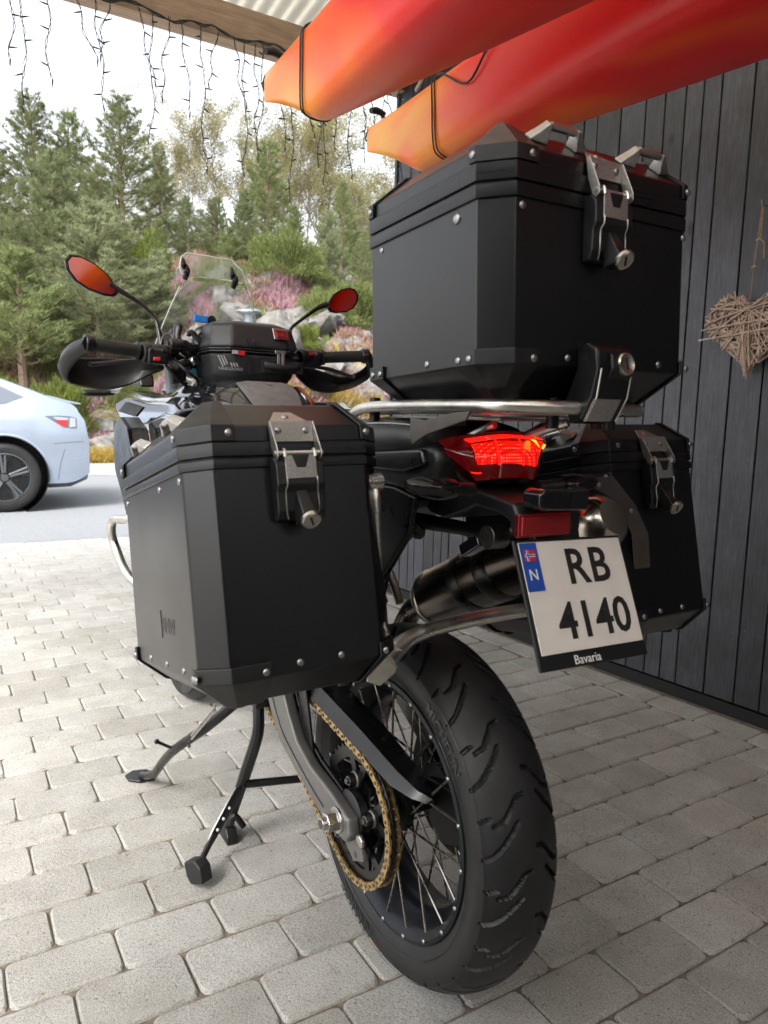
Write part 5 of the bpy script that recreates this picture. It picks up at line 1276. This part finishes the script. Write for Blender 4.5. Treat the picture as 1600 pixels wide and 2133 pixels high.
MB().tube([(-.185, 1.035, 1.195), (-.16, 1.02, 1.175), (-.135, 1.03, 1.185), (-.12, 1.05, 1.175)], [.012, .015, .012, .010], 10, 3).obj('clamp_block', 'satin', cl)
MB().lathe([(.0, -.012), (.011, -.012), (.013, -.008), (.013, .006), (.009, .010)], (-.112, 1.03, 1.192), (.2, -1, .2), 16).obj('clamp_bolt', 'rivet', cl)
MB().tube([(-.205, 1.03, 1.225), (-.20, 1.02, 1.255), (-.178, 1.03, 1.262), (-.165, 1.05, 1.240)], .0014, 6, 4).obj('brake_wire', 'tube', cl)
MB().tube([(-.09, 1.045, 1.25), (-.115, 1.05, 1.275), (-.12, 1.055, 1.262)], [.010, .008, .006], 8, 3).obj('mount_arm', 'satin', cl)
bo(MB().tube([(-.135, 1.10, 1.20), (-.125, 1.08, 1.155), (-.095, 1.06, 1.135), (-.055, 1.05, 1.135)], .013, 12, 5), 'brake_line', 'tube')
for pts in ([(-.18, 1.03, 1.20), (-.14, 1.00, 1.16), (-.10, 1.04, 1.14), (-.06, 1.15, 1.12)], [(-.20, 1.03, 1.19), (-.17, 1.02, 1.145), (-.12, 1.06, 1.12)], [(.21, 1.05, 1.20), (.17, 1.03, 1.17), (.14, 1.1, 1.14)]):
    bo(MB().tube(pts, .0045, 8, 5), 'cable', 'rubber')
bo(MB().prism([(-.13, 1.10), (.15, 1.10), (.14, 1.17), (-.12, 1.17)], 'y', 1.12, 1.25), 'top_yoke', 'satin', bevel=.01)
bo(MB().loft([[Vector((.02 + x * k, y, z)) for x, z in ((-.12, 1.10), (.12, 1.10), (.13, 1.2), (.09, 1.24), (-.09, 1.24), (-.13, 1.2))] for y, k in ((1.25, 1), (1.48, .8))]), 'cockpit_shell', 'satin', bevel=.01)
for x in (-.08, .12): bo(MB().tube([(x, 1.19, 1.12), (x, 1.55, .35)], [.026, .03], 16), 'fork_leg', 'gloss')
fw = rim_obj(Vector((.02, 1.565, .335)), .262, .030, 'front_wheel')
o = bpy.data.objects.new('tyre', tyre_mesh(.02, (1.565, .335), .335, .045, .262, False, 96)); COL.objects.link(o); o.parent = fw
for i in range(20):
    a = i * math.pi / 10; MB().tube([(.02 + .03 * (-1) ** i, 1.565 + .03 * math.cos(a + .5), .335 + .03 * math.sin(a + .5)), (.02, 1.565 + .25 * math.cos(a), .335 + .25 * math.sin(a))], .002, 5).obj('spoke', 'spoke', fw)

# ================================================================== tank bag (lies on the tank)
bag = thing('tank_bag', 'black tank bag with moulded lid and red maker badge strapped on the fuel tank', 'tank bag', (.037, .905, 1.135))
def bring(hw, d0, d1, z, ch=.045):
    return [Vector((a, b, z)) for a, b in ((-hw + ch, d0), (hw - ch, d0), (hw, d0 + ch), (hw, d1 - ch), (hw - ch, d1), (-hw + ch, d1), (-hw, d1 - ch), (-hw, d0 + ch))]
bb = MB().loft([bring(.100, .02, .26, -.01), bring(.120, .0, .28, .02), bring(.130, -.006, .286, .078)]).obj('bag_body', 'fabric', bag, bevel=.010, seg=3)
for z in (.0795, .0865): MB().loft([bring(.133, -.009, .289, z), bring(.133, -.009, .289, z + .0045)]).obj('zip_band', 'rubber', bb, bevel=.0015)
MB().loft([bring(.129, -.005, .285, .0915), bring(.126, -.001, .280, .115), bring(.120, .016, .264, .158), bring(.102, .038, .242, .168)]).obj('bag_lid', 'bagshell', bag, bevel=.009, seg=4)
TB_ = frame((.063, .003, .138), (1, 0, -.03), (0, .48, .88)); 
bd = MB().box((0, -.002, .002), (.046, .036, .003)).obj('badge', 'chromebadge', bag, bevel=.002, T=TB_)
MB().box((.004, -.005, .0042), (.037, .029, .0022)).obj('badge_field', 'redmetal', bd, bevel=.001, T=TB_)
text_obj('badge_lettering', 'GIVI', .0155, 'chromebadge', TB_ @ Matrix.Translation((.004, -.006, .0056)), bd, extrude=.0004)
hd = MB().tube([(.010, -.008, .052), (.025, -.018, .047), (.065, -.024, .043), (.105, -.018, .047), (.120, -.006, .052)], .0085, 10, 4, flat=.4).obj('carry_handle', 'fabric', bag)
MB().box((.065, -.0095, .045), (.125, .003, .034)).obj('handle_patch', 'rubber', bag, bevel=.001)
for x in (.050, .063): MB().prism([(x - .0045, .082), (x + .0045, .082), (x + .004, .048), (x - .004, .048)], 'y', -.017, -.0145).obj('zip_pull', 'hasp', bag, bevel=.0008)
MB().box((.0565, -.0125, .086), (.034, .006, .010)).obj('zip_slider', 'rivet', bag, bevel=.002)
TF = frame((-.0935, -.0045, .052), (.995, -.06, 0), (0, -.10, .99))
text_obj('bag_lettering', 'TANKLOCKED', .0105, 'greyprint', TF @ Matrix.Translation((.008, -.019, .0015)), bag, extrude=.0002)
for k in range(6):
    x0 = -.030 + k * .0078; L_ = .030 - k * .0040
    MB().prism([(x0 + (.0 if k < 3 else .0), .016 - .0 * k), (x0 + .0038, .016), (x0 + .0038 + L_ * .5, .016 - L_), (x0 + L_ * .5, .016 - L_)] if k < 3 else [(x0 + .012, -.002), (x0 + .016, -.002), (x0 + .021, -.012), (x0 + .017, -.012)], 'z', .0005, .0015).obj('bag_stripe', 'greyprint', bag, T=TF)
MB().box((.036, .026, .002), (.020, .013, .001)).obj('tag', 'redlabel', bag, T=TF); MB().box((.018, .027, .002), (.016, .010, .001)).obj('tag_end', 'greyprint', bag, T=TF)
MB().tube([(-.040, -.006, .118), (-.030, -.010, .094), (-.018, -.010, .094), (-.020, -.004, .118)], .0022, 6).obj('buckle', 'satin', bag)
MB().box((-.033, -.0085, .045), (.003, .003, .045)).obj('side_piping', 'rubber', bag)

# ================================================================== kayaks under the roof
def kayak_mat(name, seed, tip):
    m, nt, bs = new_mat(name)
    tc = nt.nodes.new('ShaderNodeTexCoord'); sx = nt.nodes.new('ShaderNodeSeparateXYZ'); nt.links.new(tc.outputs['Object'], sx.inputs[0])
    mp = nt.nodes.new('ShaderNodeMapping'); mp.inputs['Scale'].default_value = (2.6, .9, 2.6); mp.inputs['Location'].default_value = (seed, seed * .7, 0)
    nt.links.new(tc.outputs['Object'], mp.inputs['Vector'])
    n = noise(nt, mp.outputs[0], 1.0, 2, .45, .7)
    a = nt.nodes.new('ShaderNodeMath'); a.operation = 'MULTIPLY_ADD'; a.inputs[1].default_value = -.42; a.inputs[2].default_value = -.27
    nt.links.new(sx.outputs[1], a.inputs[0])
    b = nt.nodes.new('ShaderNodeMath'); b.operation = 'MULTIPLY_ADD'; b.inputs[1].default_value = 1.1; nt.links.new(n, b.inputs[0]); 
    cl = nt.nodes.new('ShaderNodeClamp'); cl.inputs[1].default_value = -.33; cl.inputs[2].default_value = .13; nt.links.new(a.outputs[0], cl.inputs[0]); nt.links.new(cl.outputs[0], b.inputs[2])
    c = ramp(nt, b.outputs[0], [(.22, tip), (.33, (.92, .30, .008)), (.46, (.92, .12, .006)), (.60, (.85, .025, .008)), (.78, (.78, .012, .012)), (.94, (.90, .12, .008))])
    s_ = noise(nt, tc.outputs['Object'], 260, 2, .5)
    c = mulc(nt, c, ramp(nt, s_, [(.3, (.90, .90, .90)), (.7, (1.08, 1.08, 1.08))]))
    nt.links.new(c, bs.inputs['Base Color']); bs.inputs['Roughness'].default_value = .34
    bs.inputs['Subsurface Weight'].default_value = .06; bs.inputs['Subsurface Radius'].default_value = (.03, .01, .005)
    sc_ = nt.nodes.new('ShaderNodeMapping'); sc_.inputs['Scale'].default_value = (8, .4, 8); nt.links.new(tc.outputs['Object'], sc_.inputs['Vector'])
    bump(nt, bs, noise(nt, sc_.outputs[0], 40, 3, .7), .12, .002)
    return m
def ksec(s, L=4.3):
    b = .27 * math.sin(math.pi / 2 * min(1, (s + .014) / 2.4)) ** 1.0
    e = max(0, (s - (L - 1.5)) / 1.5); b *= (1 - e ** 2.2 * .97)
    zk = .235 * max(0, 1 - s / .38) ** 1.0 * (1 - .25 * max(0, 1 - s / .38)) + .2 * e ** 3
    zg = .245 + .025 * math.exp(-s / .3) - .02 * min(1, s)
    return b, zk, zg
HALF = [(0, 0, .0), (.30, .012, .0), (.62, .05, 0), (.80, .13, 0), (.90, .34, 0), (.955, .68, 0), (1.0, .93, 0), (.985, 1.0, .004), (.90, 1.0, .018), (.55, 1.0, .040), (0, 1.0, .052)]
def kpoint(s, k, sgn, grow=0.0):
    b, zk, zg = ksec(s); u, v, dz = HALF[k]
    return Vector((sgn * (b * u + grow * min(1, u * 1.5)), -s, zk + (zg - zk) * v + dz * min(1, b / .12) + grow * (1 if v >= 1 else -1 if v < .2 else 0)))
def kayak(loc, yaw, mat, label, roll=0):
    t = thing('kayak', label, 'kayak', loc, 'kayaks hung side by side under the roof', (roll, 0, yaw))
    ss_ = list(np.concatenate([[0.0, .006, .018, .04], np.linspace(.07, .6, 16), np.linspace(.66, 4.0, 34), [4.1, 4.2, 4.28, 4.3]])); rings = []
    for s_ in ss_:
        rings.append([kpoint(s_, k, 1) for k in range(11)] + [kpoint(s_, k, -1) for k in range(9, 0, -1)])
    o = MB().loft(rings).obj('hull', mat, t, sharp=80)
    sb = o.modifiers.new('sub', 'SUBSURF'); sb.levels = 1; sb.render_levels = 2
    MB().tube([(-.004, -.012, .262), (0, .010, .245), (.0, .006, .225), (0, -.02, .215)], .0035, 8, 4).obj('grab_loop', 'slot', t)
    MB().tube([(-.035, -.075, .312), (.0, -.070, .322), (.035, -.075, .312)], [.011, .014, .011], 12, 3).obj('toggle', 'rubber', t)
    def cord(s0, s1, r=.0026, off=.003):
        pts = [kpoint(s0 + (s1 - s0) * (k / 10), k, 1, off) for k in range(10, -1, -1)] + [kpoint(s0 + (s1 - s0) * (k / 10), k, -1, off) for k in range(1, 11)]
        MB().tube(pts, r, 7, 3).obj('bungee_cord', 'rubber', t)
    return t, cord
k1, c1 = kayak((.315, 1.59, 1.992), R(6.0), kayak_mat('orange red kayak plastic one', 2.0, (.86, .62, .38)), 'orange and red kayak hanging nearer the open side, with a whitish bow tip')
c1(.33, .41); c1(.348, .432)
k2, c2 = kayak((.860, 1.80, 1.988), R(5.0), kayak_mat('orange red kayak plastic two', 6.3, (.88, .42, .01)), 'orange and red kayak hanging nearer the plank wall, with a yellow bow')
c2(.55, .55); c2(.568, .572)
MB().tube([kpoint(.50, 9, -1, .006), kpoint(.62, 7, -1, .008), kpoint(.78, 5, -1, .008), kpoint(.90, 6, -1, .01), kpoint(.98, 8, -1, .008)], .0036, 7, 5).obj('bungee_cord', 'rubber', k2)
MB().dome(kpoint(1.02, 6, -1, .001), (-1, 0, .3), .009, .005, 14).obj('deck_screw', 'rivet', k2)
def rope(pts, r, label, mat='greyprint'):
    o = MB().tube(pts, r, 8, 5).obj('rope', mat); tag(o, label, 'rope'); return o
M['ropegrey'] = simple('grey rope', (.34, .32, .28), .8, 0, .3, 80, .8, 900)
rope([(.80, 1.335, 2.235), (.83, 1.33, 2.30), (.86, 1.33, 2.45), (.865, 1.32, 2.95), (.88, 1.32, 3.14)], .007, 'grey rope holding the yellow bowed kayak to the roof', 'ropegrey')
rope([(.62, .2, 2.26), (.60, .2, 2.8), (.60, .2, 3.28)], .006, 'thin rope between the two kayaks farther from their bows', 'ropegrey')
for (x, y, lab) in ((.33, -1.2, 'webbing strap under the stern half of the kayak nearer the open side'), (.85, -1.2, 'webbing strap under the stern half of the kayak nearer the wall')):
    rope([(x - .31, y, 3.4), (x - .31, y, 2.2), (x - .22, y, 2.03), (x, y, 1.985), (x + .22, y, 2.03), (x + .31, y, 2.2), (x + .31, y, 3.4)], .009, lab, 'rubber')

# ================================================================== icicle light string on the beam
M['wire'] = simple('dark green lamp wire', (.018, .022, .018), .5, 0, .3, 40)
M['bulb'] = simple('unlit bulb tip', (.62, .64, .64), .15, 0, .05, 40)
ls = thing('string_lights', 'unlit icicle string lights with dark wire stapled along the timber beam', 'string lights', (.5, 2.56, 2.83))
T0 = Matrix.Translation((-.5, -2.56, -2.83))
rl_ = random.Random(5)
main = []
x = -.75
while x < 1.55:
    main.append((x, 2.592 + rl_.uniform(-.004, .002), 2.862 + .012 * math.sin(x * 19) + rl_.uniform(-.006, .006))); x += .035
mc = MB().tube(main, .0042, 6, 2).tube([(a, b - .006, c - .008 + .006 * math.sin(a * 60)) for a, b, c in main], .0036, 5, 2).obj('main_cable', 'wire', ls, T=T0)
def bulb(parent, p, d):
    d = Vector(d).normalized(); p = Vector(p)
    b = MB().tube([p, p + d * .008, p + d * .026], [.0030, .0036, .0030], 7).obj('bulb_socket', 'wire', parent, T=T0)
    MB().tube([p + d * .0262, p + d * .034, p + d * .038], [.0028, .0026, .0008], 6).obj('bulb_tip', 'bulb', parent, T=T0)
strands = [(-.42, .36, 0), (-.377, .54, 0), (-.28, .40, 0), (-.183, .27, .09), (-.085, .46, .03), (-.02, .25, -.06), (.098, .30, .06), (.165, .56, -.02), (.24, .36, -.05), (.292, .40, .04), (.382, .64, .02), (.47, .25, -.06), (.545, .30, .05), (.60, .62, .0),
           (.66, .40, .0), (.70, .54, -.03), (.779, .46, .03), (.848, .70, .0), (.925, .36, .03), (.988, .50, .02), (1.055, .58, -.03), (1.09, .40, 0), (1.169, .52, .02), (1.251, .42, .03), (1.32, .22, 0), (1.37, .24, .02), (1.42, .20, 0), (1.485, .56, .03)]
for x, L_, dx in strands:
    n = max(4, int(L_ / .045)); ph = rl_.uniform(0, 6); P1, P2 = [], []
    y0 = 2.565
    for i in range(n + 1):
        t = i / n; xx = x + dx * t + .012 * math.sin(t * 9 + ph) * min(1, t * 3) + rl_.uniform(-.004, .004); z = 2.855 - L_ * t
        w_ = .0042 * math.cos(i * 2.4); P1.append((xx + w_, y0 + (1 - t) * .018, z)); P2.append((xx - w_, y0 + (1 - t) * .018 + .002, z + .004))
    st = MB().tube(P1, .0017, 5, 3).tube(P2, .0016, 5, 3).obj('strand', 'wire', ls, T=T0)
    nb_ = max(2, int(L_ / .105)); 
    for k in range(nb_):
        i = min(n, int((k + .8) / nb_ * n)); p = Vector(P1[i]); sgn = rl_.choice((-1, 1))
        bulb(st, p, (sgn, rl_.uniform(-.3, .3), rl_.uniform(-.7, .5)))
    bulb(st, P1[-1], (rl_.uniform(-.15, .15), 0, -1))
MB().box((-.22 + .16, 2.596, 2.895), (.05, .006, .075)).obj('tape', 'roofsheet', ls, T=T0)
MB().tube([(-.03, 2.585, 2.905), (.03, 2.583, 2.898), (.07, 2.583, 2.890)], [.009, .010, .006], 8).obj('plug', 'wire', ls, T=T0)

# ================================================================== wicker heart on the wall
M['twig'] = simple('peeled willow twig', (.42, .31, .235), .7, 0, .3, 30, .6, 200)
HC = (1.650, .485, 1.372)
ht = thing('wicker_heart', 'heart shaped wreath of pale willow twigs hanging on the plank wall', 'wreath', HC, rot=(0, 0, math.atan2(.0687, 1)))
def heart(t):
    x = 16 * math.sin(t) ** 3; y = 13 * math.cos(t) - 5 * math.cos(2 * t) - 2 * math.cos(3 * t) - math.cos(4 * t)
    return (x / 16 * .158, y / 16 * .148 + .012)
hp_ = [heart(2 * math.pi * i / 80) for i in range(80)]
def inside(p):
    c = False; j = 79
    for i in range(80):
        (xi, yi), (xj, yj) = hp_[i], hp_[j]
        if (yi > p[1]) != (yj > p[1]) and p[0] < (xj - xi) * (p[1] - yi) / (yj - yi) + xi: c = not c
        j = i
    return c
rh = random.Random(3); cnt = 0
while cnt < 120:
    a, b = rh.randrange(80), rh.randrange(80); p, q = hp_[a], hp_[b]; d = math.hypot(p[0] - q[0], p[1] - q[1])
    if d < (.06 if cnt < 80 else .12): continue
    if not all(inside((p[0] + (q[0] - p[0]) * t, p[1] + (q[1] - p[1]) * t)) for t in (.1, .3, .5, .7, .9)): continue
    e = rh.uniform(-.02, .06) ; dp = rh.uniform(-.026, .004) if cnt < 80 else rh.uniform(-.034, -.022)
    bw = rh.uniform(-.012, .012)
    P_ = [Vector((dp, p[0] + (q[0] - p[0]) * t, p[1] + (q[1] - p[1]) * t)) + Vector((-.006 * math.sin(math.pi * t), bw * math.sin(math.pi * t), bw * math.sin(math.pi * t))) for t in (-e, .33, .66, 1 + e)]
    MB().tube(P_, [.0028 * rh.uniform(.8, 1.3), .0032, .0030, .0024], 6, 2).obj('twig', 'twig', ht); cnt += 1
for k in range(26):
    i0 = int(k * 80 / 26); P_ = [Vector((rh.uniform(-.028, .0), hp_[(i0 + j * 2) % 80][0] * rh.uniform(.93, 1.02), hp_[(i0 + j * 2) % 80][1] * rh.uniform(.93, 1.02))) for j in range(5)]
    MB().tube(P_, .0032, 6, 2).obj('twig', 'twig', ht)
for zz, e0, e1, tl_ in ((.022, -.170, .165, .012), (-.012, -.178, .10, .02)):
    MB().tube([Vector((-.036, e0 * -1, zz - .008)), Vector((-.039, 0, zz + .006)), Vector((-.036, -e1, zz + tl_))], [.0036, .0040, .0034], 7, 4).obj('twig', 'twig', ht)
M['twine'] = simple('jute twine', (.38, .25, .15), .85, 0, .3, 100, .8, 900)
sr = MB().tube([(-.012, .0, .410), (-.010, .006, .30), (-.012, .012, .215)], .0020, 6, 4).tube([(-.012, -.004, .410), (-.010, -.002, .30)], .0018, 6, 4).tube([(-.012, .012, .215), (-.014, .014, .10)], .0011, 6).tube([(-.010, -.002, .30), (-.018, -.020, .285), (-.016, -.022, .235)], .0016, 6, 4).obj('twine', 'twine', ht)
for p in ((-.011, .004, .302), (-.012, .012, .214)): MB().tube([Vector(p) + Vector((0, -.009, .002)), Vector(p), Vector(p) + Vector((0, .009, -.003))], [.0015, .005, .0015], 8, 3).obj('knot', 'twine', sr)
MB().tube([Vector((-.015, .014 + .007 * math.sin(a), .086 + .014 * math.cos(a))) for a in np.linspace(0, 6.28, 14)], .0016, 6).obj('ring', 'darksteel', ht)
MB().tube([(.016, -.002, .412), (-.018, -.002, .408), (-.022, -.002, .425)], .0024, 8).obj('hook', 'rivet', ht)

# ================================================================== car on the drive
M['carpaint'] = simple('silver blue car paint', (.30, .35, .43), .26, .35, .03, 3, 0, coat=.6, rvar=.03)
M['cartrim'] = simple('dark grey car trim', (.05, .055, .06), .5, 0, .1, 20)
M['carglass'] = plain('tinted car glass', (.10, .115, .14), .06, coat=.5)
M['whiteglass'] = plain('clear lamp part', (.30, .32, .34), .15, coat=.8)
car = thing('parked_car', 'silver blue hatchback parked on the drive, only its rear half in view', 'car', (-1.8, 8.17, 0))
CY = 8.17
def roofz(x):      # centre line height from nose (x=-4.15) to tail (x=.6)
    pts = [(-4.17, .55), (-4.10, .78), (-3.6, .96), (-3.15, 1.06), (-2.35, 1.52), (-1.7, 1.62), (-1.1, 1.60), (-.5, 1.47), (.0, 1.29), (.30, 1.175), (.47, 1.125), (.50, 1.06), (.565, .96), (.60, .72), (.575, .45)]
    for (a, za), (b, zb_) in zip(pts[:-1], pts[1:]):
        if x <= b: return za + (zb_ - za) * (x - a) / (b - a)
    return .45
def halfw(x, z):
    plan = 1 - .16 * max(0, (x + .15) / .75) ** 2.2 - .14 * max(0, (-x - 3.0) / 1.2) ** 2
    tum = 1 - .035 * ((z - .62) / .4) ** 2 if z < 1.0 else 1 - .032 - .46 * (z - 1.0) 
    if .66 < z < .98: tum += .012 * math.sin((z - .66) / .32 * math.pi)
    return .945 * plan * max(tum, .3)
def carbody():
    xs = list(np.linspace(-4.17, -.6, 24)) + list(np.linspace(-.52, .44, 16)) + [.48, .50, .53, .56, .585, .60]
    rings = []
    for x in xs:
        zt = roofz(x); bot = .26 + .10 * max(0, (x - .35) / .25) ** 2
        zs = [bot, bot + .02, .40, .52, .62, .72, .82, .92, 1.0, 1.1, 1.2, 1.32, 1.44, 1.55]
        L_ = []
        for z in zs:
            z = min(z, zt - .03); L_.append((halfw(x, z) * (.90 if z <= bot else 1), z))
        top = [(L_[-1][0] * .86, zt - .012), (L_[-1][0] * .5, zt), (0, zt + .008)]
        half = [(0, bot)] + L_ + top
        rings.append([Vector((x, CY - a, z)) for a, z in half] + [Vector((x, CY + a, z)) for a, z in half[-2:0:-1]])
    return MB().loft(rings)
body = carbody().obj('body', 'carpaint', car, T=Matrix.Translation((1.8, -CY, 0)), sharp=38)
def arch_cut(xc):
    c = MB().cyl((xc, 7.0, .36), (xc, 7.75, .36), .415, n=48).cyl((xc, 8.6, .36), (xc, 9.4, .36), .415, n=48).mesh('cut')
    c.transform(Matrix.Translation((1.8, -CY, 0)))
    o = bpy.data.objects.new('cut', c); COL.objects.link(o); o.parent = car; return o
cuts = [arch_cut(-.235), arch_cut(-3.08)]
for c in cuts: b = body.modifiers.new('b', 'BOOLEAN'); b.operation = 'DIFFERENCE'; b.object = c; b.solver = 'EXACT'
bpy.context.view_layer.update(); dg = bpy.context.evaluated_depsgraph_get()
nm_ = bpy.data.meshes.new_from_object(body.evaluated_get(dg)); body.modifiers.clear(); body.data = nm_; smooth_mesh(nm_, 38)
for c in cuts: bpy.data.objects.remove(c)
TCAR = Matrix.Translation((1.8, -CY, 0))
def side_patch(pts, off=.004):
    return MB().loft([[Vector((x, CY - halfw(x, z) - off + k, z)) for x, z in pts] for k in (0, .012)])
for sgx, xc in ((0, -.235), (0, -3.08)):
    for side in (-1, 1):
        yy = CY + side * .83
        wl = MB().lathe([(.245, -.10), (.30, -.115), (.338, -.10), (.352, -.06), (.352, .06), (.338, .10), (.30, .115), (.245, .10)], (xc, yy, .352), (0, side, 0), 56).obj('wheel', 'rubber', car, T=TCAR, sharp=50)
        MB().lathe([(.250, -.05), (.248, .104), (.238, .108), (.232, .07), (.05, .055), (.04, .085), (0, .088)], (xc, yy, .352), (0, side, 0), 56).obj('rim', 'cartrim', wl, T=TCAR)
        for k in range(5):
            a = k * 2 * math.pi / 5 + .35
            for da, mm_ in ((-.17, 'greyprint'), (.17, 'greyprint')):
                p0 = Vector((xc + .05 * math.cos(a + da), yy + side * .088, .352 + .05 * math.sin(a + da))); p1 = Vector((xc + .232 * math.cos(a + da * .55), yy + side * .100, .352 + .232 * math.sin(a + da * .55)))
                MB().tube([p0, p1], [.016, .013], 6).obj('rim_spoke', 'cartrim', wl, T=TCAR)
            q = []
            for rr2, aa in ((.07, a + .30), (.225, a + .17), (.232, a + .55), (.228, a + .95), (.075, a + .92)): q.append((rr2 * math.cos(aa), rr2 * math.sin(aa)))
            MB().loft([[Vector((xc + u_, yy + side * (.078 + dd_), .352 + v_)) for u_, v_ in q] for dd_ in (0, .008)]).obj('rim_blade', 'satin', wl, T=TCAR)
    MB().lathe([(.414, -.30), (.414, .02), (.0, .02)], (xc, CY - .64, .36), (0, 1, 0), 40).obj('arch_liner', 'slot', car, T=TCAR)
    MB().tube([Vector((xc + .428 * math.cos(a_), CY - halfw(xc + .428 * math.cos(a_), .36 + .428 * math.sin(a_)) + .006, .36 + .428 * math.sin(a_))) for a_ in np.linspace(-.15, 3.29, 28)], .013, 8).obj('arch_trim', 'carpaint', car, T=TCAR)
side_patch([(-.03, 1.170), (-.30, 1.305), (-.75, 1.43), (-1.0, 1.46), (-1.0, 1.05), (-.45, 1.055), (-.20, 1.095)]).obj('quarter_window', 'carglass', car, T=TCAR, bevel=.002)
side_patch([(-1.08, 1.48), (-1.9, 1.49), (-1.9, 1.05), (-1.08, 1.045)]).obj('rear_door_window', 'carglass', car, T=TCAR)
side_patch([(-1.98, 1.49), (-2.3, 1.44), (-2.85, 1.10), (-2.85, 1.05), (-1.98, 1.05)]).obj('front_door_window', 'carglass', car, T=TCAR)
MB().loft([[Vector((-3.08, CY + y, 1.075)) for y in (-.72, .72)], [Vector((-2.42, CY + y, 1.49)) for y in (-.55, .55)], [Vector((-2.42, CY + y, 1.51)) for y in (-.55, .55)], [Vector((-3.08, CY + y, 1.095)) for y in (-.72, .72)]], closed=True).obj('windscreen', 'carglass', car, T=TCAR)
tlm = side_patch([(.16, .982), (.30, .99), (.40, .985), (.47, .972), (.475, .955), (.468, .862), (.36, .868), (.27, .912)], .006).obj('tail_lamp', 'carglass', car, T=TCAR, bevel=.003)
side_patch([(.255, .945), (.375, .945), (.375, .880), (.32, .880)], .010).obj('tail_lamp_red', 'redlabel', tlm, T=TCAR)
side_patch([(.405, .970), (.462, .966), (.458, .875), (.395, .868)], .010).obj('tail_lamp_clear', 'whiteglass', tlm, T=TCAR)
MB().loft([[Vector((x, CY + y, z)) for x, z in ((.20, 1.205), (.42, 1.150), (.545, 1.125), (.545, 1.112), (.42, 1.125), (.20, 1.18))] for y in (-.66, -.4, .4, .66)]).obj('spoiler', 'carpaint', car, T=TCAR, bevel=.004)
MB().loft([[Vector((x, CY + y, z)) for x, z in ((.18, .225), (.40, .235), (.57, .31), (.585, .36), (.50, .37), (.20, .30))] for y in (-.80, .80)]).obj('bumper_skirt', 'cartrim', car, T=TCAR, bevel=.012)
MB().tube([Vector((x, CY - halfw(x, z) - .001, z)) for x, z in ((.24, .70), (.40, .712), (.54, .722))], .0022, 5, 3).obj('bumper_seam', 'cartrim', car, T=TCAR)
MB().tube([Vector((x, CY - halfw(x, z) - .001, z)) for x, z in ((.27, .32), (.30, .50), (.345, .64))], .002, 5, 3).obj('bumper_seam', 'cartrim', car, T=TCAR)
MB().loft([[Vector((.56 + dx, CY + y, z)) for dx, z in ((0, .46), (.03, .47), (.035, .53), (.02, .56), (-.01, .55))] for y in (-.62, .62)]).obj('bumper_lip', 'carpaint', car, T=TCAR, bevel=.006)

# ================================================================== small things
bn = thing('storage_bin', 'dark blue grey bin with a red mark far behind the top case', 'bin', (11.6, 16.6, hill(11.6, 16.6)))
MB().loft([[Vector((a * k, b * k, z)) for a, b in ((-.5, -.35), (.5, -.35), (.5, .35), (-.5, .35))] for z, k in ((-.3, .85), (1.0, 1.0), (1.06, 1.05), (1.12, .95))]).obj('bin_body', plain('bin plastic', (.06, .08, .10), .5), bn, bevel=.03)
gl_ = thing('garden_lamp', 'grey post lamp with a flat round cap on the slope behind the windscreen', 'lamp', (5.45, 15.55, hill(5.45, 15.55)))
M['lampgrey'] = simple('grey lamp post', (.22, .27, .31), .5, .3, .1, 10)
MB().cyl((0, 0, -.2), (0, 0, 2.62), .085, .085, 20).obj('post', 'lampgrey', gl_)
MB().lathe([(0, 2.74), (.08, 2.73), (.29, 2.68), (.30, 2.65), (.12, 2.60), (.09, 2.60)], (0, 0, 0), (0, 0, 1), 28).obj('cap', 'lampgrey', gl_)
def leaf(loc, s, mat, label, rz, kind='dry_leaf'):
    V = []
    for i, (y, w_) in enumerate(((0, .03), (.12, .22), (.30, .38), (.5, .40), (.7, .30), (.88, .14), (1, .0))):
        V.append([Vector((-w_ * s, y * s, .18 * s * w_ + .03 * s * math.sin(y * 5))), Vector((0, y * s, .015 * s * math.sin(y * 7))), Vector((w_ * s, y * s, .26 * s * w_ + .05 * s * math.sin(y * 4)))])
    mb = MB(); mb.loft(V, closed=False); o = mb.obj(kind, mat, None, sharp=80); o.location = loc; o.rotation_euler = (0, 0, rz)
    o.modifiers.new('s', 'SOLIDIFY').thickness = .0006; tag(o, label, 'leaf'); return o
M['leaf'] = simple('dry tan leaf', (.40, .27, .18), .7, 0, .3, 60)
leaf((.000, .052, .0015), .058, 'leaf', 'curled dry tan leaf on the pavers left of the rear tyre', R(35))
M['needle'] = simple('brown pine needle', (.22, .12, .06), .8)
rn = random.Random(9)
V, F = [], []
for k in range(420):
    c_ = random.choice(slots[:330])[0]; a = rn.uniform(0, 6.28)
    if rn.random() < .75: p = Vector((c_.x + rn.uniform(-.1, .1), c_.y + rn.choice((-1, 1)) * .066 + rn.gauss(0, .004), .0012)); a = rn.gauss(0, .35)
    else: p = Vector((c_.x + rn.uniform(-.1, .1), c_.y + rn.uniform(-.06, .06), .0012))
    l_ = rn.uniform(.006, .022); d = Vector((math.cos(a), math.sin(a), 0)) * l_; q = Vector((-d.y, d.x, 0)).normalized() * .0005
    n0 = len(V); V += [p - d - q, p - d + q, p + d + q + Vector((0, 0, .002)), p + d - q + Vector((0, 0, .002))]; F.append((n0, n0 + 1, n0 + 2, n0 + 3))
o = bpy.data.objects.new('pine_needles', arr_mesh('pine_needles', V, F, 'needle')); COL.objects.link(o); tag(o, 'brown pine needles caught in the paver joints', 'needles', kind='stuff')
